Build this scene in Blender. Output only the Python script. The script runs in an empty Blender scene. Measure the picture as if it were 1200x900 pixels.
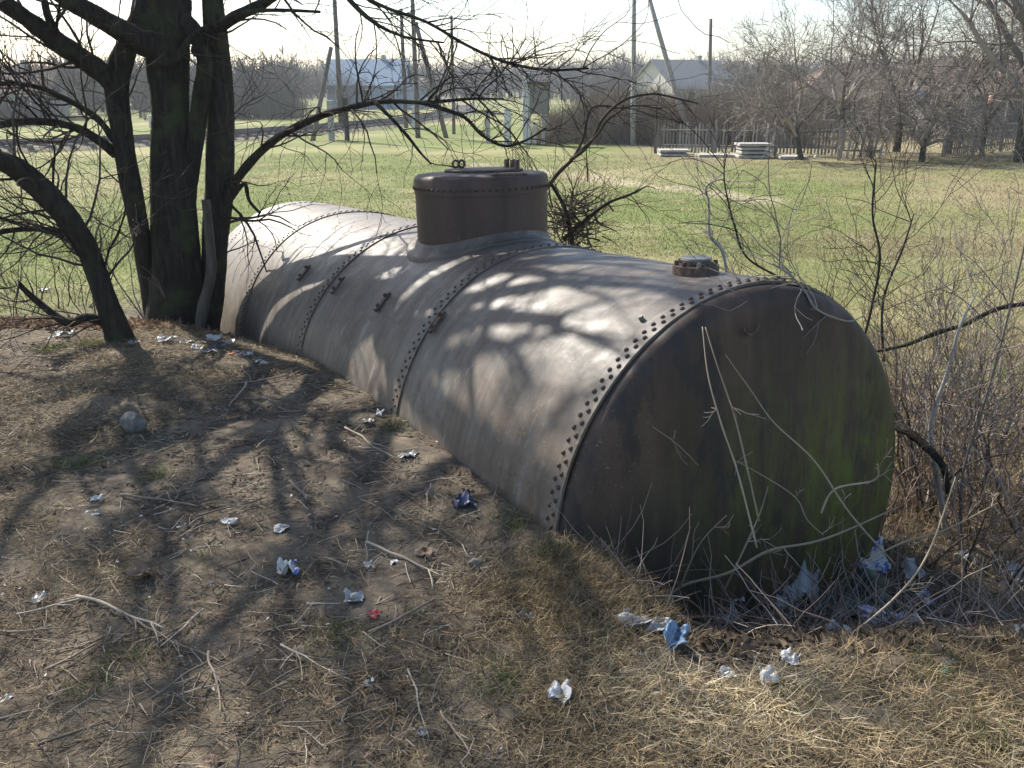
import bpy, bmesh, math, random
import numpy as np
from mathutils import Vector, Matrix, Euler
R_=math.radians
rnd=random.Random(11)
rng=np.random.default_rng(7)
sc=bpy.context.scene
COL=sc.collection

# ---------------------------------------------------------------- camera, light, exposure
F=1060.0; PITCH=math.atan(350/F); CZ=1.65
cam=bpy.data.cameras.new('camera'); cam.sensor_width=36; cam.lens=36*F/1200
cam.clip_start=.05; cam.clip_end=3000
co=bpy.data.objects.new('camera',cam); COL.objects.link(co)
co.location=(0,0,CZ); co.rotation_euler=(math.pi/2-PITCH,0,0)
sc.camera=co
SUN_AZ=R_(-42); SUN_EL=R_(40)           # azimuth from +Y towards +X
w=bpy.data.worlds.new('World'); sc.world=w; w.use_nodes=True
nt=w.node_tree; bg=nt.nodes['Background']; sky=nt.nodes.new('ShaderNodeTexSky')
sky.sky_type='NISHITA'; sky.sun_disc=False; sky.sun_elevation=SUN_EL; sky.sun_rotation=SUN_AZ
sky.air_density=1.0; sky.dust_density=1.2; sky.ozone_density=1.6
nt.links.new(sky.outputs[0],bg.inputs[0]); bg.inputs[1].default_value=.105
sl=bpy.data.lights.new('sun','SUN'); sl.energy=4.8; sl.angle=R_(.53); sl.color=(1,.94,.84)
so=bpy.data.objects.new('sun',sl); COL.objects.link(so)
sd=Vector((math.sin(SUN_AZ)*math.cos(SUN_EL),math.cos(SUN_AZ)*math.cos(SUN_EL),math.sin(SUN_EL)))
so.rotation_euler=sd.to_track_quat('Z','Y').to_euler(); so.location=sd*50
sc.view_settings.view_transform='Standard'; sc.view_settings.look='None'
sc.view_settings.exposure=1.1; sc.view_settings.gamma=1
sc.cycles.max_bounces=6; sc.cycles.use_denoising=True

# ---------------------------------------------------------------- helpers
def nrm(v): return v/(np.linalg.norm(v)+1e-12)
FWD=np.array([0,math.cos(PITCH),-math.sin(PITCH)]); UPV=np.array([0,math.sin(PITCH),math.cos(PITCH)])
CAM=np.array([0,0,CZ])
def ray(px,py): return np.array([(px-600)/F,0,0])+UPV*(450-py)/F+FWD
def at_y(px,py,Y):
    d=ray(px,py); return CAM+d*(Y/d[1])
def ss(a,b,x):
    t=np.clip((x-a)/(b-a),0,1); return t*t*(3-2*t)
EX=np.array([-60,-4,-2.6,-1.4,-.6,.0,.3,.6,3,8,60.]); EY=np.array([6.1,6.2,6.3,5.4,4.6,3.55,2.80,2.22,2.25,2.4,2.5])
_w=[(rng.uniform(.8,7),rng.uniform(0,6.28),rng.uniform(0,6.28)) for _ in range(26)]
def H(x,y,micro=True):
    x=np.asarray(x,float); y=np.asarray(y,float)
    d=y-np.interp(x,EX,EY)
    wd_=np.interp(x,[-1,.3,.6,3],[1.9,1.5,1.25,1.4])
    h=-.62*ss(0,wd_,d)-.28*ss(wd_,7,d)
    n=np.zeros_like(x)
    for k,a,ph in _w: n=n+np.sin(k*(x*math.cos(a)+y*math.sin(a))+ph)/k
    fade=1-ss(8,16,np.hypot(x,y))
    h=h+n*.010*fade
    h=h+n*.006*ss(14,30,y)
    return h
def ground(px,py):
    d=ray(px,py); t=.5
    for _ in range(4000):
        P=CAM+d*t
        if P[2]<H(P[0],P[1]): break
        t+=.01 if t<14 else .1
    return P
def gz(x,y): return float(H(x,y))

def tag(o,label=None,cat=None,group=None,kind=None):
    if label: o['label']=label
    if cat: o['category']=cat
    if group: o['group']=group
    if kind: o['kind']=kind
    return o
def link(name,me,mats=(),parent=None,smooth=True):
    for m in (mats if isinstance(mats,(list,tuple)) else [mats]): me.materials.append(m)
    o=bpy.data.objects.new(name,me); COL.objects.link(o)
    if parent: o.parent=parent
    if smooth and len(me.polygons): me.polygons.foreach_set('use_smooth',[True]*len(me.polygons))
    return o
def empty(name,loc=(0,0,0),rot=(0,0,0)):
    o=bpy.data.objects.new(name,None); COL.objects.link(o); o.location=loc; o.rotation_euler=rot
    o.empty_display_size=.1
    return o
def arr_mesh(name,V,Fc,mi=None,attr=None):
    """V (n,3); Fc list of int arrays (m,3)/(m,4)"""
    me=bpy.data.meshes.new(name)
    V=np.asarray(V,np.float32); me.vertices.add(len(V)); me.vertices.foreach_set('co',V.ravel())
    Fc=[np.asarray(f,np.int32) for f in Fc if len(f)]
    loops=np.concatenate([f.ravel() for f in Fc]); tot=np.concatenate([np.full(len(f),f.shape[1],np.int32) for f in Fc])
    st=np.concatenate([[0],np.cumsum(tot)[:-1]]).astype(np.int32)
    me.loops.add(len(loops)); me.loops.foreach_set('vertex_index',loops)
    me.polygons.add(len(tot)); me.polygons.foreach_set('loop_start',st); me.polygons.foreach_set('loop_total',tot)
    if mi is not None: me.polygons.foreach_set('material_index',np.asarray(mi,np.int32))
    if attr:
        for k,val in attr.items():
            a=me.attributes.new(k,'FLOAT','POINT'); a.data.foreach_set('value',np.asarray(val,np.float32))
    me.update(calc_edges=True); me.validate()
    return me

class Tubes:
    def __init__(s): s.V=[];s.Q=[];s.T=[];s.n=0;s.A=[];s.rv=None
    def add(s,pts,rad,k=5,cap=True,rv=None):
        P=np.asarray(pts,float); n=len(P); rad=np.broadcast_to(np.asarray(rad,float),(n,))
        T=np.gradient(P,axis=0); T/=np.linalg.norm(T,axis=1)[:,None]+1e-12
        ref=np.array([.13,.21,.97]) if abs(T[:,2]).mean()<.8 else np.array([.97,.13,.21])
        U=np.cross(T,ref); U/=np.linalg.norm(U,axis=1)[:,None]+1e-12
        W=np.cross(T,U)
        a=np.arange(k)*2*math.pi/k
        ring=P[:,None,:]+rad[:,None,None]*(np.cos(a)[None,:,None]*U[:,None,:]+np.sin(a)[None,:,None]*W[:,None,:])
        s.V.append(ring.reshape(-1,3))
        i=np.arange(n-1)[:,None]*k; j=np.arange(k)[None,:]; j2=(j+1)%k
        q=np.stack([i+j,i+j2,i+k+j2,i+k+j],-1).reshape(-1,4)+s.n
        s.Q.append(q)
        m=n*k
        if cap:
            s.V.append(P[[0,-1]])
            b=np.stack([np.full(k,n*k),(j2[0]),j[0]],-1)+s.n
            e=np.stack([np.full(k,n*k+1),(n-1)*k+j[0],(n-1)*k+j2[0]],-1)+s.n
            s.T+= [b,e]; m+=2
        s.A.append(np.full(m,rnd.random() if rv is None else rv)); s.n+=m
    def build(s,name,mats,parent=None):
        V=np.concatenate(s.V); me=arr_mesh(name,V,[np.concatenate(s.Q)]+([np.concatenate(s.T)] if s.T else []),attr={'rnd':np.concatenate(s.A)})
        return link(name,me,mats,parent)

def rvec(): return nrm(np.array([rnd.gauss(0,1) for _ in range(3)]))
def walk(p,d,L,n,wob,up=0.,sag=0.):
    pts=[np.array(p,float)]; d=nrm(np.array(d,float)); st=L/n
    for i in range(n):
        d=nrm(d+rvec()*wob+np.array([0,0,up])-np.array([0,0,sag])*(i/n)); pts.append(pts[-1]+d*st)
    return np.array(pts),d
def grow(tb,p,d,L,r,depth,nch=(3,5),wob=.18,up=.03,sag=0,rr=.6,lr=.62,ang=(.5,1.0),kmax=6,minr=.0015,st=None):
    n=max(3,min(8,int(L/ (st or max(.05,L/6)))))
    pts,dd=walk(p,d,L,n,wob,up,sag)
    rad=np.linspace(r,max(r*.45,minr),n+1)
    tb.add(pts,rad,kmax if depth>=3 else (5 if depth==2 else 4 if depth==1 else 3),cap=depth>=2)
    if depth<=0: return
    c=rnd.randint(*nch)
    for i in range(c):
        t=rnd.uniform(.25,1) if i else 1.0
        k=min(n,int(t*n)); bd=nrm(pts[k]-pts[max(0,k-1)])
        pr=nrm(np.cross(bd,rvec())); an=rnd.uniform(*ang)*(1 if i else .4)
        nd=bd*math.cos(an)+pr*math.sin(an)
        grow(tb,pts[k],nd,L*rnd.uniform(lr*.75,lr*1.2),max(rad[k]*rr*rnd.uniform(.8,1.1),minr),depth-1,nch,wob*1.1,up,sag,rr,lr,ang,kmax,minr)
def smooth_path(P,m=4):
    P=np.asarray(P,float); n=len(P)
    if n<3:
        t=np.linspace(0,1,m+1)[:,None]; return P[0]*(1-t)+P[1]*t
    out=[]
    for i in range(n-1):
        p0=P[max(i-1,0)];p1=P[i];p2=P[i+1];p3=P[min(i+2,n-1)]
        for j in range(m):
            t=j/m; out.append(.5*((2*p1)+(-p0+p2)*t+(2*p0-5*p1+4*p2-p3)*t*t+(-p0+3*p1-3*p2+p3)*t**3))
    out.append(P[-1]); return np.array(out)

# ---------------------------------------------------------------- materials
def mat(name,rough=.9,spec=.3):
    m=bpy.data.materials.new(name); m.use_nodes=True; n=m.node_tree; b=n.nodes['Principled BSDF']
    b.inputs['Roughness'].default_value=rough; b.inputs['Specular IOR Level'].default_value=spec
    return m,n,b
def N(n,t,**k):
    x=n.nodes.new(t)
    for a,v in k.items():
        if hasattr(x,a): setattr(x,a,v)
        else: x.inputs[a.replace('_',' ')].default_value=v
    return x
def noise(n,scale,detail=6,rough=.6,coord='Object',sc3=None,dist=0):
    tc=n.nodes.new('ShaderNodeTexCoord'); mp=n.nodes.new('ShaderNodeMapping')
    n.links.new(tc.outputs[coord],mp.inputs[0])
    if sc3: mp.inputs['Scale'].default_value=sc3
    x=n.nodes.new('ShaderNodeTexNoise'); x.inputs['Scale'].default_value=scale; x.inputs['Detail'].default_value=detail
    x.inputs['Roughness'].default_value=rough; x.inputs['Distortion'].default_value=dist
    n.links.new(mp.outputs[0],x.inputs['Vector']); return x.outputs['Fac']
def ramp(n,fac,stops,interp='LINEAR'):
    r=n.nodes.new('ShaderNodeValToRGB'); e=r.color_ramp.elements; r.color_ramp.interpolation=interp
    while len(e)<len(stops): e.new(.5)
    for el,(p,c) in zip(e,stops):
        el.position=p; el.color=(*c,1) if len(c)==3 else c
    n.links.new(fac,r.inputs[0]); return r.outputs[0]
def rampv(n,fac,a,b,va=0.,vb=1.):
    r=n.nodes.new('ShaderNodeMapRange'); r.interpolation_type='SMOOTHSTEP'
    r.inputs[1].default_value=a;r.inputs[2].default_value=b;r.inputs[3].default_value=va;r.inputs[4].default_value=vb
    n.links.new(fac,r.inputs[0]); return r.outputs[0]
def mix(n,fac,a,b,mode='MIX'):
    x=n.nodes.new('ShaderNodeMix'); x.data_type='RGBA'; x.blend_type=mode
    for s,v in ((0,fac),(6,a),(7,b)):
        if hasattr(v,'links') or hasattr(v,'is_output'): n.links.new(v,x.inputs[s])
        elif s==0: x.inputs[0].default_value=v
        else: x.inputs[s].default_value=(*v,1)
    return x.outputs[2]
def math_(n,op,a,b=None):
    x=n.nodes.new('ShaderNodeMath'); x.operation=op
    for i,v in enumerate((a,b)):
        if v is None: continue
        if hasattr(v,'is_output'): n.links.new(v,x.inputs[i])
        else: x.inputs[i].default_value=v
    return x.outputs[0]
def bump(n,b,h,strength=.4,dist=.01):
    x=n.nodes.new('ShaderNodeBump'); x.inputs['Strength'].default_value=strength; x.inputs['Distance'].default_value=dist
    n.links.new(h,x.inputs['Height']); n.links.new(x.outputs[0],b.inputs['Normal'])
def setc(n,b,c): n.links.new(c,b.inputs['Base Color'])
def simple(name,stops,scale=20,rough=.85,spec=.3,bs=.3,bd=.004,detail=5,sc3=None,tr=0):
    m,n,b=mat(name,rough,spec); f=noise(n,scale,detail,.6,sc3=sc3); setc(n,b,ramp(n,f,stops)); bump(n,b,f,bs,bd)
    if tr: b.inputs['Transmission Weight'].default_value=tr
    return m
def attr_mat(name,stops,rough=.8,spec=.25,transl=0.):
    m,n,b=mat(name,rough,spec); a=n.nodes.new('ShaderNodeAttribute'); a.attribute_name='rnd'
    c=ramp(n,a.outputs['Fac'],stops); setc(n,b,c)
    if transl:
        t=n.nodes.new('ShaderNodeBsdfTranslucent'); n.links.new(c,t.inputs[0]); x=n.nodes.new('ShaderNodeMixShader'); x.inputs[0].default_value=transl
        n.links.new(b.outputs[0],x.inputs[1]); n.links.new(t.outputs[0],x.inputs[2]); n.links.new(x.outputs[0],n.nodes['Material Output'].inputs[0])
    return m
# bark
def bark_mat(name,c0,c1,c2,scale=30):
    m,n,b=mat(name,.95,.15)
    f=noise(n,scale,8,.7,sc3=(1,1,.18)); g=noise(n,4,4,.6)
    c=ramp(n,f,[(.3,c0),(.55,c1),(.75,c2)]); c=mix(n,rampv(n,g,.5,.68),c,(.06,.07,.035)); setc(n,b,c); bump(n,b,f,.9,.02)
    return m
M_bark=bark_mat('dark_bark',(.018,.016,.013),(.045,.040,.032),(.085,.078,.062))
M_twig=attr_mat('dark_twig',[(0,(.03,.025,.02)),(.6,(.06,.048,.038)),(1,(.11,.085,.065))],.9,.15)
M_redtwig=attr_mat('red_brown_twig',[(0,(.07,.05,.04)),(.4,(.17,.12,.095)),(.7,(.27,.215,.17)),(1,(.42,.36,.29))],.7,.3)
M_greytwig=attr_mat('grey_twig',[(0,(.12,.10,.085)),(.6,(.24,.21,.18)),(1,(.40,.37,.32))],.7,.3)
M_cane=attr_mat('pale_dry_cane',[(0,(.18,.135,.085)),(.6,(.32,.25,.165)),(1,(.46,.38,.27))],.7,.3)
M_fartwig=attr_mat('fruit_tree_twig',[(0,(.08,.068,.058)),(.5,(.20,.172,.148)),(1,(.36,.32,.275))],.9,.15)
M_woodtwig=attr_mat('far_wood_twig',[(0,(.05,.053,.05)),(.6,(.095,.095,.085)),(1,(.15,.135,.11))],.95,.1)
M_thicket=attr_mat('faded_thicket_stem',[(0,(.12,.095,.075)),(.5,(.24,.195,.15)),(1,(.38,.33,.26))],.9,.15,.2)
M_brown=attr_mat('brown_dry_stem',[(0,(.10,.06,.04)),(.5,(.22,.14,.09)),(1,(.36,.26,.17))],.9,.15,.2)
M_straw=attr_mat('dry_straw',[(0,(.05,.036,.022)),(.3,(.15,.108,.06)),(.6,(.36,.275,.155)),(.9,(.54,.435,.26)),(1,(.68,.59,.41))],.75,.25,.15)
M_litter=attr_mat('dark_leaf_litter',[(0,(.035,.026,.019)),(.45,(.095,.070,.049)),(.8,(.20,.148,.10)),(1,(.36,.29,.21))],.85,.2)
M_grass=attr_mat('spring_grass',[(0,(.22,.17,.10)),(.25,(.19,.155,.085)),(.45,(.115,.135,.042)),(.75,(.10,.142,.034)),(1,(.155,.185,.06))],.6,.3,.35)
# tank
def rust_tank(name,a,b_,c_,light,moss=0.,rough=(.38,.62),sc3=(5,1,.5),brown=.35,low=0):
    m,n,b=mat(name,.5,.5)
    streak=noise(n,1.6,8,.65,sc3=sc3,dist=.3); blot=noise(n,1.3,5,.6); fine=noise(n,70,4,.6); med=noise(n,9,6,.65)
    c=ramp(n,streak,[(.25,a),(.5,b_),(.72,c_)])
    c=mix(n,rampv(n,blot,.5,.7,0,brown),c,(.15,.095,.06))
    c=mix(n,rampv(n,med,.55,.75,0,.5),c,light)
    c=mix(n,rampv(n,fine,.55,.8,0,.35),c,(.05,.03,.02))
    # pale yellow lichen specks in a few places
    li=math_(n,'MULTIPLY',rampv(n,noise(n,60,5,.7),.60,.70),rampv(n,noise(n,1.1,2,.5),.55,.65))
    c=mix(n,math_(n,'MULTIPLY',li,.6),c,(.42,.38,.16))
    if low:
        tc=n.nodes.new('ShaderNodeTexCoord'); sp=n.nodes.new('ShaderNodeSeparateXYZ'); n.links.new(tc.outputs['Object'],sp.inputs[0])
        ny_=math_(n,'MULTIPLY',sp.outputs['Z'],-1.)
        lw=math_(n,'MULTIPLY',rampv(n,ny_,-.75,.15),rampv(n,noise(n,2.2,6,.7,sc3=(3,1,.4)),.38,.62))
        c=mix(n,math_(n,'MULTIPLY',lw,.8),c,(.120,.084,.058))
        wh=rampv(n,noise(n,5,8,.75,sc3=(3,1,.6)),.56,.64); c=mix(n,math_(n,'MULTIPLY',wh,.45),c,(.28,.265,.235)); fl=rampv(n,noise(n,7,9,.8),.555,.575); c=mix(n,math_(n,'MULTIPLY',fl,.5),c,(.09,.05,.032)); f2=rampv(n,noise(n,3,9,.8,sc3=(2,1,.5)),.60,.62); c=mix(n,math_(n,'MULTIPLY',f2,.5),c,(.06,.045,.04))
    if moss:
        tc=n.nodes.new('ShaderNodeTexCoord'); sp=n.nodes.new('ShaderNodeSeparateXYZ'); n.links.new(tc.outputs['Object'],sp.inputs[0])
        # green algae streaks grow on the lower, right half of the end; red rust under them
        right=rampv(n,math_(n,'MULTIPLY',sp.outputs['Y'],-1.),-1.0,.6); low=rampv(n,math_(n,'MULTIPLY',sp.outputs['Z'],-1.),-.95,.0)
        st=noise(n,3.2,8,.75,sc3=(1,3.2,.4)); fill=math_(n,'MULTIPLY',rampv(n,st,.34,.56),rampv(n,noise(n,9,8,.8,sc3=(1,2,.6)),.3,.6))
        g=math_(n,'MULTIPLY',math_(n,'MULTIPLY',right,low),fill)
        c=mix(n,math_(n,'MULTIPLY',g,moss),c,(.125,.14,.016))
        red=math_(n,'MULTIPLY',rampv(n,math_(n,'MULTIPLY',sp.outputs['Z'],-1.),-.1,.6),rampv(n,noise(n,2.5,5,.6),.35,.6))
        c=mix(n,math_(n,'MULTIPLY',red,.55),c,(.10,.042,.02))
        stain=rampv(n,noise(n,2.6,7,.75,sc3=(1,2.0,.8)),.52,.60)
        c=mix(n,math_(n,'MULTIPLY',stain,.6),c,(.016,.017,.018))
    setc(n,b,c)
    r=n.nodes.new('ShaderNodeMapRange'); r.inputs[1].default_value=.3;r.inputs[2].default_value=.7;r.inputs[3].default_value=rough[0];r.inputs[4].default_value=rough[1]
    n.links.new(med,r.inputs[0]); n.links.new(r.outputs[0],b.inputs['Roughness'])
    h=math_(n,'ADD',math_(n,'MULTIPLY',fine,.5),med); bump(n,b,h,.25,.004)
    return m
M_shell=rust_tank('weathered_tank_shell',(.050,.040,.031),(.124,.103,.082),(.202,.178,.148),(.29,.262,.225),rough=(.42,.66),brown=.45,low=1)
M_shell.node_tree.nodes['Principled BSDF'].inputs['Specular IOR Level'].default_value=.48
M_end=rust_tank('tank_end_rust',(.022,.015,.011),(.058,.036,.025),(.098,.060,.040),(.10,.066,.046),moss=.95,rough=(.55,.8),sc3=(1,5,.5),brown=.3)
M_dome=rust_tank('dome_rust',(.045,.028,.022),(.075,.045,.034),(.11,.068,.05),(.11,.08,.065),rough=(.5,.7),sc3=(4,4,.5),brown=.3)
M_rivet=rust_tank('rivet_rust',(.04,.024,.016),(.075,.045,.03),(.12,.08,.055),(.12,.09,.065),rough=(.6,.8),sc3=(1,1,1))
M_iron=simple('rusty_iron',[(.3,(.04,.026,.02)),(.55,(.10,.06,.04)),(.75,(.19,.13,.10))],40,.6,.5,.4,.003)
M_irong=simple('grey_iron',[(.3,(.10,.09,.075)),(.6,(.20,.185,.16)),(.8,(.30,.28,.245))],40,.5,.5,.3,.003)

# ---------------------------------------------------------------- ground sheet
def axis(lim_lo,lim_hi,near_lo,near_hi,step):
    a=list(np.arange(near_lo,near_hi+1e-6,step)); s=step
    while a[-1]<lim_hi: s*=1.09; a.append(a[-1]+s)
    s=step; b=[]; p=near_lo
    while p>lim_lo: s*=1.09; p-=s; b.append(p)
    return np.array(b[::-1]+a)
gx=axis(-900,900,-4.2,4.0,.035); gy=axis(-60,1600,.9,8.6,.035)
X,Y=np.meshgrid(gx,gy,indexing='ij')
def pathd(x,y):
    pts=[ground(*p)[:2] for p in ((560,196),(640,203),(700,209),(760,218),(830,226),(900,236))]
    d=np.full(np.shape(x),1e9)
    for A,B in zip(pts[:-1],pts[1:]):
        ab=B-A; t=np.clip(((x-A[0])*ab[0]+(y-A[1])*ab[1])/(ab@ab),0,1); d=np.minimum(d,np.hypot(x-A[0]-t*ab[0],y-A[1]-t*ab[1]))
    return d
def vnoise(x,y,f,seed):
    r=np.random.default_rng(seed); o=np.zeros_like(x)
    for _ in range(14):
        a=r.uniform(0,6.28); k=f*r.uniform(.5,1.7); o+=np.sin(k*(x*math.cos(a)+y*math.sin(a))+r.uniform(0,6.28))
    return o/14**.5/1.0
Z=H(X,Y)
d_edge=Y-np.interp(X,EX,EY)
mic=vnoise(X,Y,28,3)*.005+vnoise(X,Y,60,4)*.0025+vnoise(X,Y,11,5)*.008
_cr=np.random.default_rng(5); clod=np.zeros_like(X)
for _ in range(900):
    cx_=_cr.uniform(-4,3); cy_=_cr.uniform(1.2,7); r_=_cr.uniform(.025,.07); i0,i1=np.searchsorted(gx,[cx_-3*r_,cx_+3*r_]); j0,j1=np.searchsorted(gy,[cy_-3*r_,cy_+3*r_])
    clod[i0:i1,j0:j1]+=_cr.uniform(-.014,.018)*np.exp(-((X[i0:i1,j0:j1]-cx_)**2+(Y[i0:i1,j0:j1]-cy_)**2)/r_**2)
Z=Z+clod
Z=Z+mic*(1-ss(7,11,np.hypot(X,Y)))
grassm=ss(2.2,5.5,d_edge+.8*vnoise(X,Y,1.3,9))
nx,ny=X.shape
idx=np.arange(nx*ny).reshape(nx,ny)
Q=np.stack([idx[:-1,:-1],idx[1:,:-1],idx[1:,1:],idx[:-1,1:]],-1).reshape(-1,4)
me=arr_mesh('ground',np.stack([X,Y,Z],-1).reshape(-1,3),[Q],attr={'grass':grassm.ravel(),'path':ss(.8,.1,pathd(X,Y)).ravel(),'dry':np.clip(.65*ss(2,8,X-.15*Y)+.8*ss(31,36,Y)*ss(3,7,X)*ss(70,55,Y)+.3*vnoise(X,Y,.35,14)+.15*vnoise(X,Y,1.3,15),0,1).ravel()})
m,n,b=mat('earth_and_meadow',.95,.12)
at=n.nodes.new('ShaderNodeAttribute'); at.attribute_name='grass'
n1=noise(n,3.2,10,.65); n2=noise(n,26,8,.7); n3=noise(n,.9,5,.6); n4=noise(n,120,4,.6)
soil=ramp(n,n2,[(.25,(.038,.029,.022)),(.48,(.092,.073,.055)),(.62,(.155,.125,.092)),(.78,(.27,.22,.16))])
soil=mix(n,rampv(n,n1,.42,.6,0,.7),soil,(.20,.165,.12))
soil=mix(n,rampv(n,n3,.56,.7,0,.4),soil,(.05,.06,.025))
g1=noise(n,.10,8,.65); g2=noise(n,.9,8,.7); g3=noise(n,14,6,.7)
gr=ramp(n,g3,[(.25,(.085,.11,.03)),(.5,(.13,.16,.045)),(.75,(.20,.215,.085))])
gr=mix(n,rampv(n,g1,.46,.62,0,.7),gr,(.30,.26,.14)); dz=n.nodes.new('ShaderNodeAttribute'); dz.attribute_name='dry'; gr=mix(n,math_(n,'MULTIPLY',dz.outputs['Fac'],.8),gr,(.25,.205,.125))
gr=mix(n,rampv(n,g2,.52,.72,0,.75),gr,(.30,.255,.15))
pa_=n.nodes.new('ShaderNodeAttribute'); pa_.attribute_name='path'
gr=mix(n,math_(n,'MULTIPLY',pa_.outputs['Fac'],.8),gr,(.40,.35,.24))
c=mix(n,at.outputs['Fac'],soil,gr); setc(n,b,c)
bump(n,b,math_(n,'ADD',n2,math_(n,'MULTIPLY',n4,.5)),.5,.015)
gro=link('ground',me,m); tag(gro,kind='structure')

# ---------------------------------------------------------------- scattered blades (straw, litter, grass)
def blades(name,P,az,lean,L,W,rv,mats,curl=.5,parent=None):
    n=len(P); az=np.asarray(az);lean=np.asarray(lean)
    d=np.stack([np.cos(az)*np.cos(lean),np.sin(az)*np.cos(lean),np.sin(lean)],-1)
    side=np.stack([-np.sin(az),np.cos(az),np.zeros(n)],-1)
    tw=rng.uniform(-1,1,n)[:,None]; nn=np.cross(side,d); side=side*np.cos(tw)+nn*np.sin(tw)
    bend=rng.normal(0,curl,(n,1)); bv=np.stack([-np.sin(az),np.cos(az),np.zeros(n)],-1)
    L=np.asarray(L)[:,None];W=np.asarray(W)[:,None]
    mid=P+d*L*.5; d2=d+bv*bend-np.array([0,0,1])*np.abs(bend)*.5*np.sin(lean)[:,None]; d2/=np.linalg.norm(d2,axis=1)[:,None]
    tip=mid+d2*L*.5
    V=np.stack([P-side*W*.5,P+side*W*.5,mid-side*W*.45,mid+side*W*.45,tip],1)
    b=np.arange(n)[:,None]*5
    q=b+np.array([[0,1,3,2]]); t=b+np.array([[2,3,4]])
    me=arr_mesh(name,V.reshape(-1,3),[q,t],attr={'rnd':np.repeat(rv,5)})
    return link(name,me,mats,parent,smooth=False)
def outside_tank(x,y,mz=None):
    # true where a point is not under the tank
    ax=np.array([-.5222,.8528]); px=x-1.017; py=y-3.627
    s=px*ax[0]+py*ax[1]; t=px*ax[1]-py*ax[0]
    return ~((s>-.06)&(s<5.75)&(np.abs(t)<.97))
def cluster(n,x0,x1,y0,y1,f,seed,thr,k=1.6):
    x=rng.uniform(x0,x1,int(n*k*2.5)); y=rng.uniform(y0,y1,len(x))
    v=vnoise(x,y,f,seed)+.5*vnoise(x,y,f*3,seed+50); keep=(v+rng.normal(0,.35,len(x))>thr)&outside_tank(x,y)
    # keep only what the lens or a step to the side could see
    keep&=np.abs(x)<(y*.72+1.0)
    x=x[keep][:n];y=y[keep][:n]; return x,y

# ---------------------------------------------------------------- THE TANK
TC=(1.017,3.627,CZ-1.7715); TL=5.66
tank=empty('riveted_tank',TC,(0,R_(2.57),R_(121.48)))
tag(tank,'long rusty riveted steel tank lying half sunk beside the tree, with a dome on top','tank')
TM=Matrix.Translation(TC)@Euler((0,R_(2.57),R_(121.48))).to_matrix().to_4x4()
def tloc(s,th,r=1.0): return (s,-r*math.cos(th),r*math.sin(th))
def warp(s,th): # slight unevenness of the plates
    return .0035*math.sin(3*th+1.7*s)+.003*math.sin(5*th-2.3*s+1)+.0025*math.sin(2*math.pi*s/1.1+2*th)+.0012*math.sin(11*th+3*s)*math.sin(7*s+2*th)-.010*math.exp(-((s-.75)**2/.03+(th-2.35)**2/.02))-.012*math.exp(-((s-2.5)**2/.05+(th-2.6)**2/.03))-.008*math.exp(-((s-1.9)**2/.04+(th-2.75)**2/.02))
def lathe_x(prof,nt_=192,warpf=None,closed=False):
    V=[];Fq=[]
    for (s,r) in prof:
        for k in range(nt_):
            th=2*math.pi*k/nt_; rr=r+(warpf(s,th) if warpf and r>.2 else 0); V.append(tloc(s,th,rr))
    m_=len(prof)
    for i in range(m_-1):
        for k in range(nt_):
            k2=(k+1)%nt_; Fq.append((i*nt_+k,(i+1)*nt_+k,(i+1)*nt_+k2,i*nt_+k2))
    me=bpy.data.meshes.new('m'); me.from_pydata(V,[],Fq); me.update()
    return me
def fin(o,ang=35):
    bm=bmesh.new(); bm.from_mesh(o.data); bmesh.ops.recalc_face_normals(bm,faces=bm.faces); bm.to_mesh(o.data); bm.free()
    o.data.polygons.foreach_set('use_smooth',[True]*len(o.data.polygons)); o.data.set_sharp_from_angle(angle=R_(ang)); return o
S=[0,1.4925,2.9905,4.3656,5.6604]
for i in range(4):
    a0,a1=S[i],S[i+1]
    prof=[(a1+.12,.985),(a1+.12,.995)]+[(a0+(a1+.12-a0)*t,.995+.010*(1-t)) for t in np.linspace(.95,.012,40)]+[(a0,1.005),(a0-.0,.993),(a0+.03,.990)]
    o=link('shell_plate',lathe_x(prof,192,warp),M_shell,tank); fin(o)
# near end: dished plate with a rounded knuckle behind the projecting lip
def dish(s0,sgn):
    pr=[(s0+.05*-sgn*-1,.988)]
    pr=[(s0+sgn*-.05,.9895)]
    for t in np.linspace(0,1,9):
        a=t*math.pi/2; pr.append((s0+sgn*(.005+.075*math.sin(a)*1.0)*1.0,.9895-.10*(1-math.cos(a))))
    for r in (.8,.7,.6,.5,.4,.3,.2,.1,.003): pr.append((s0+sgn*(.08+.035*(1-(r/.9)**2)),r))
    return pr
o=link('end_plate',lathe_x(dish(-.004,-1),192,None),M_end,tank); fin(o); tag(o,'dark brown end plate streaked with green algae')
o=link('end_plate',lathe_x(dish(5.72,1),96,None),M_end,tank); fin(o)
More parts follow.
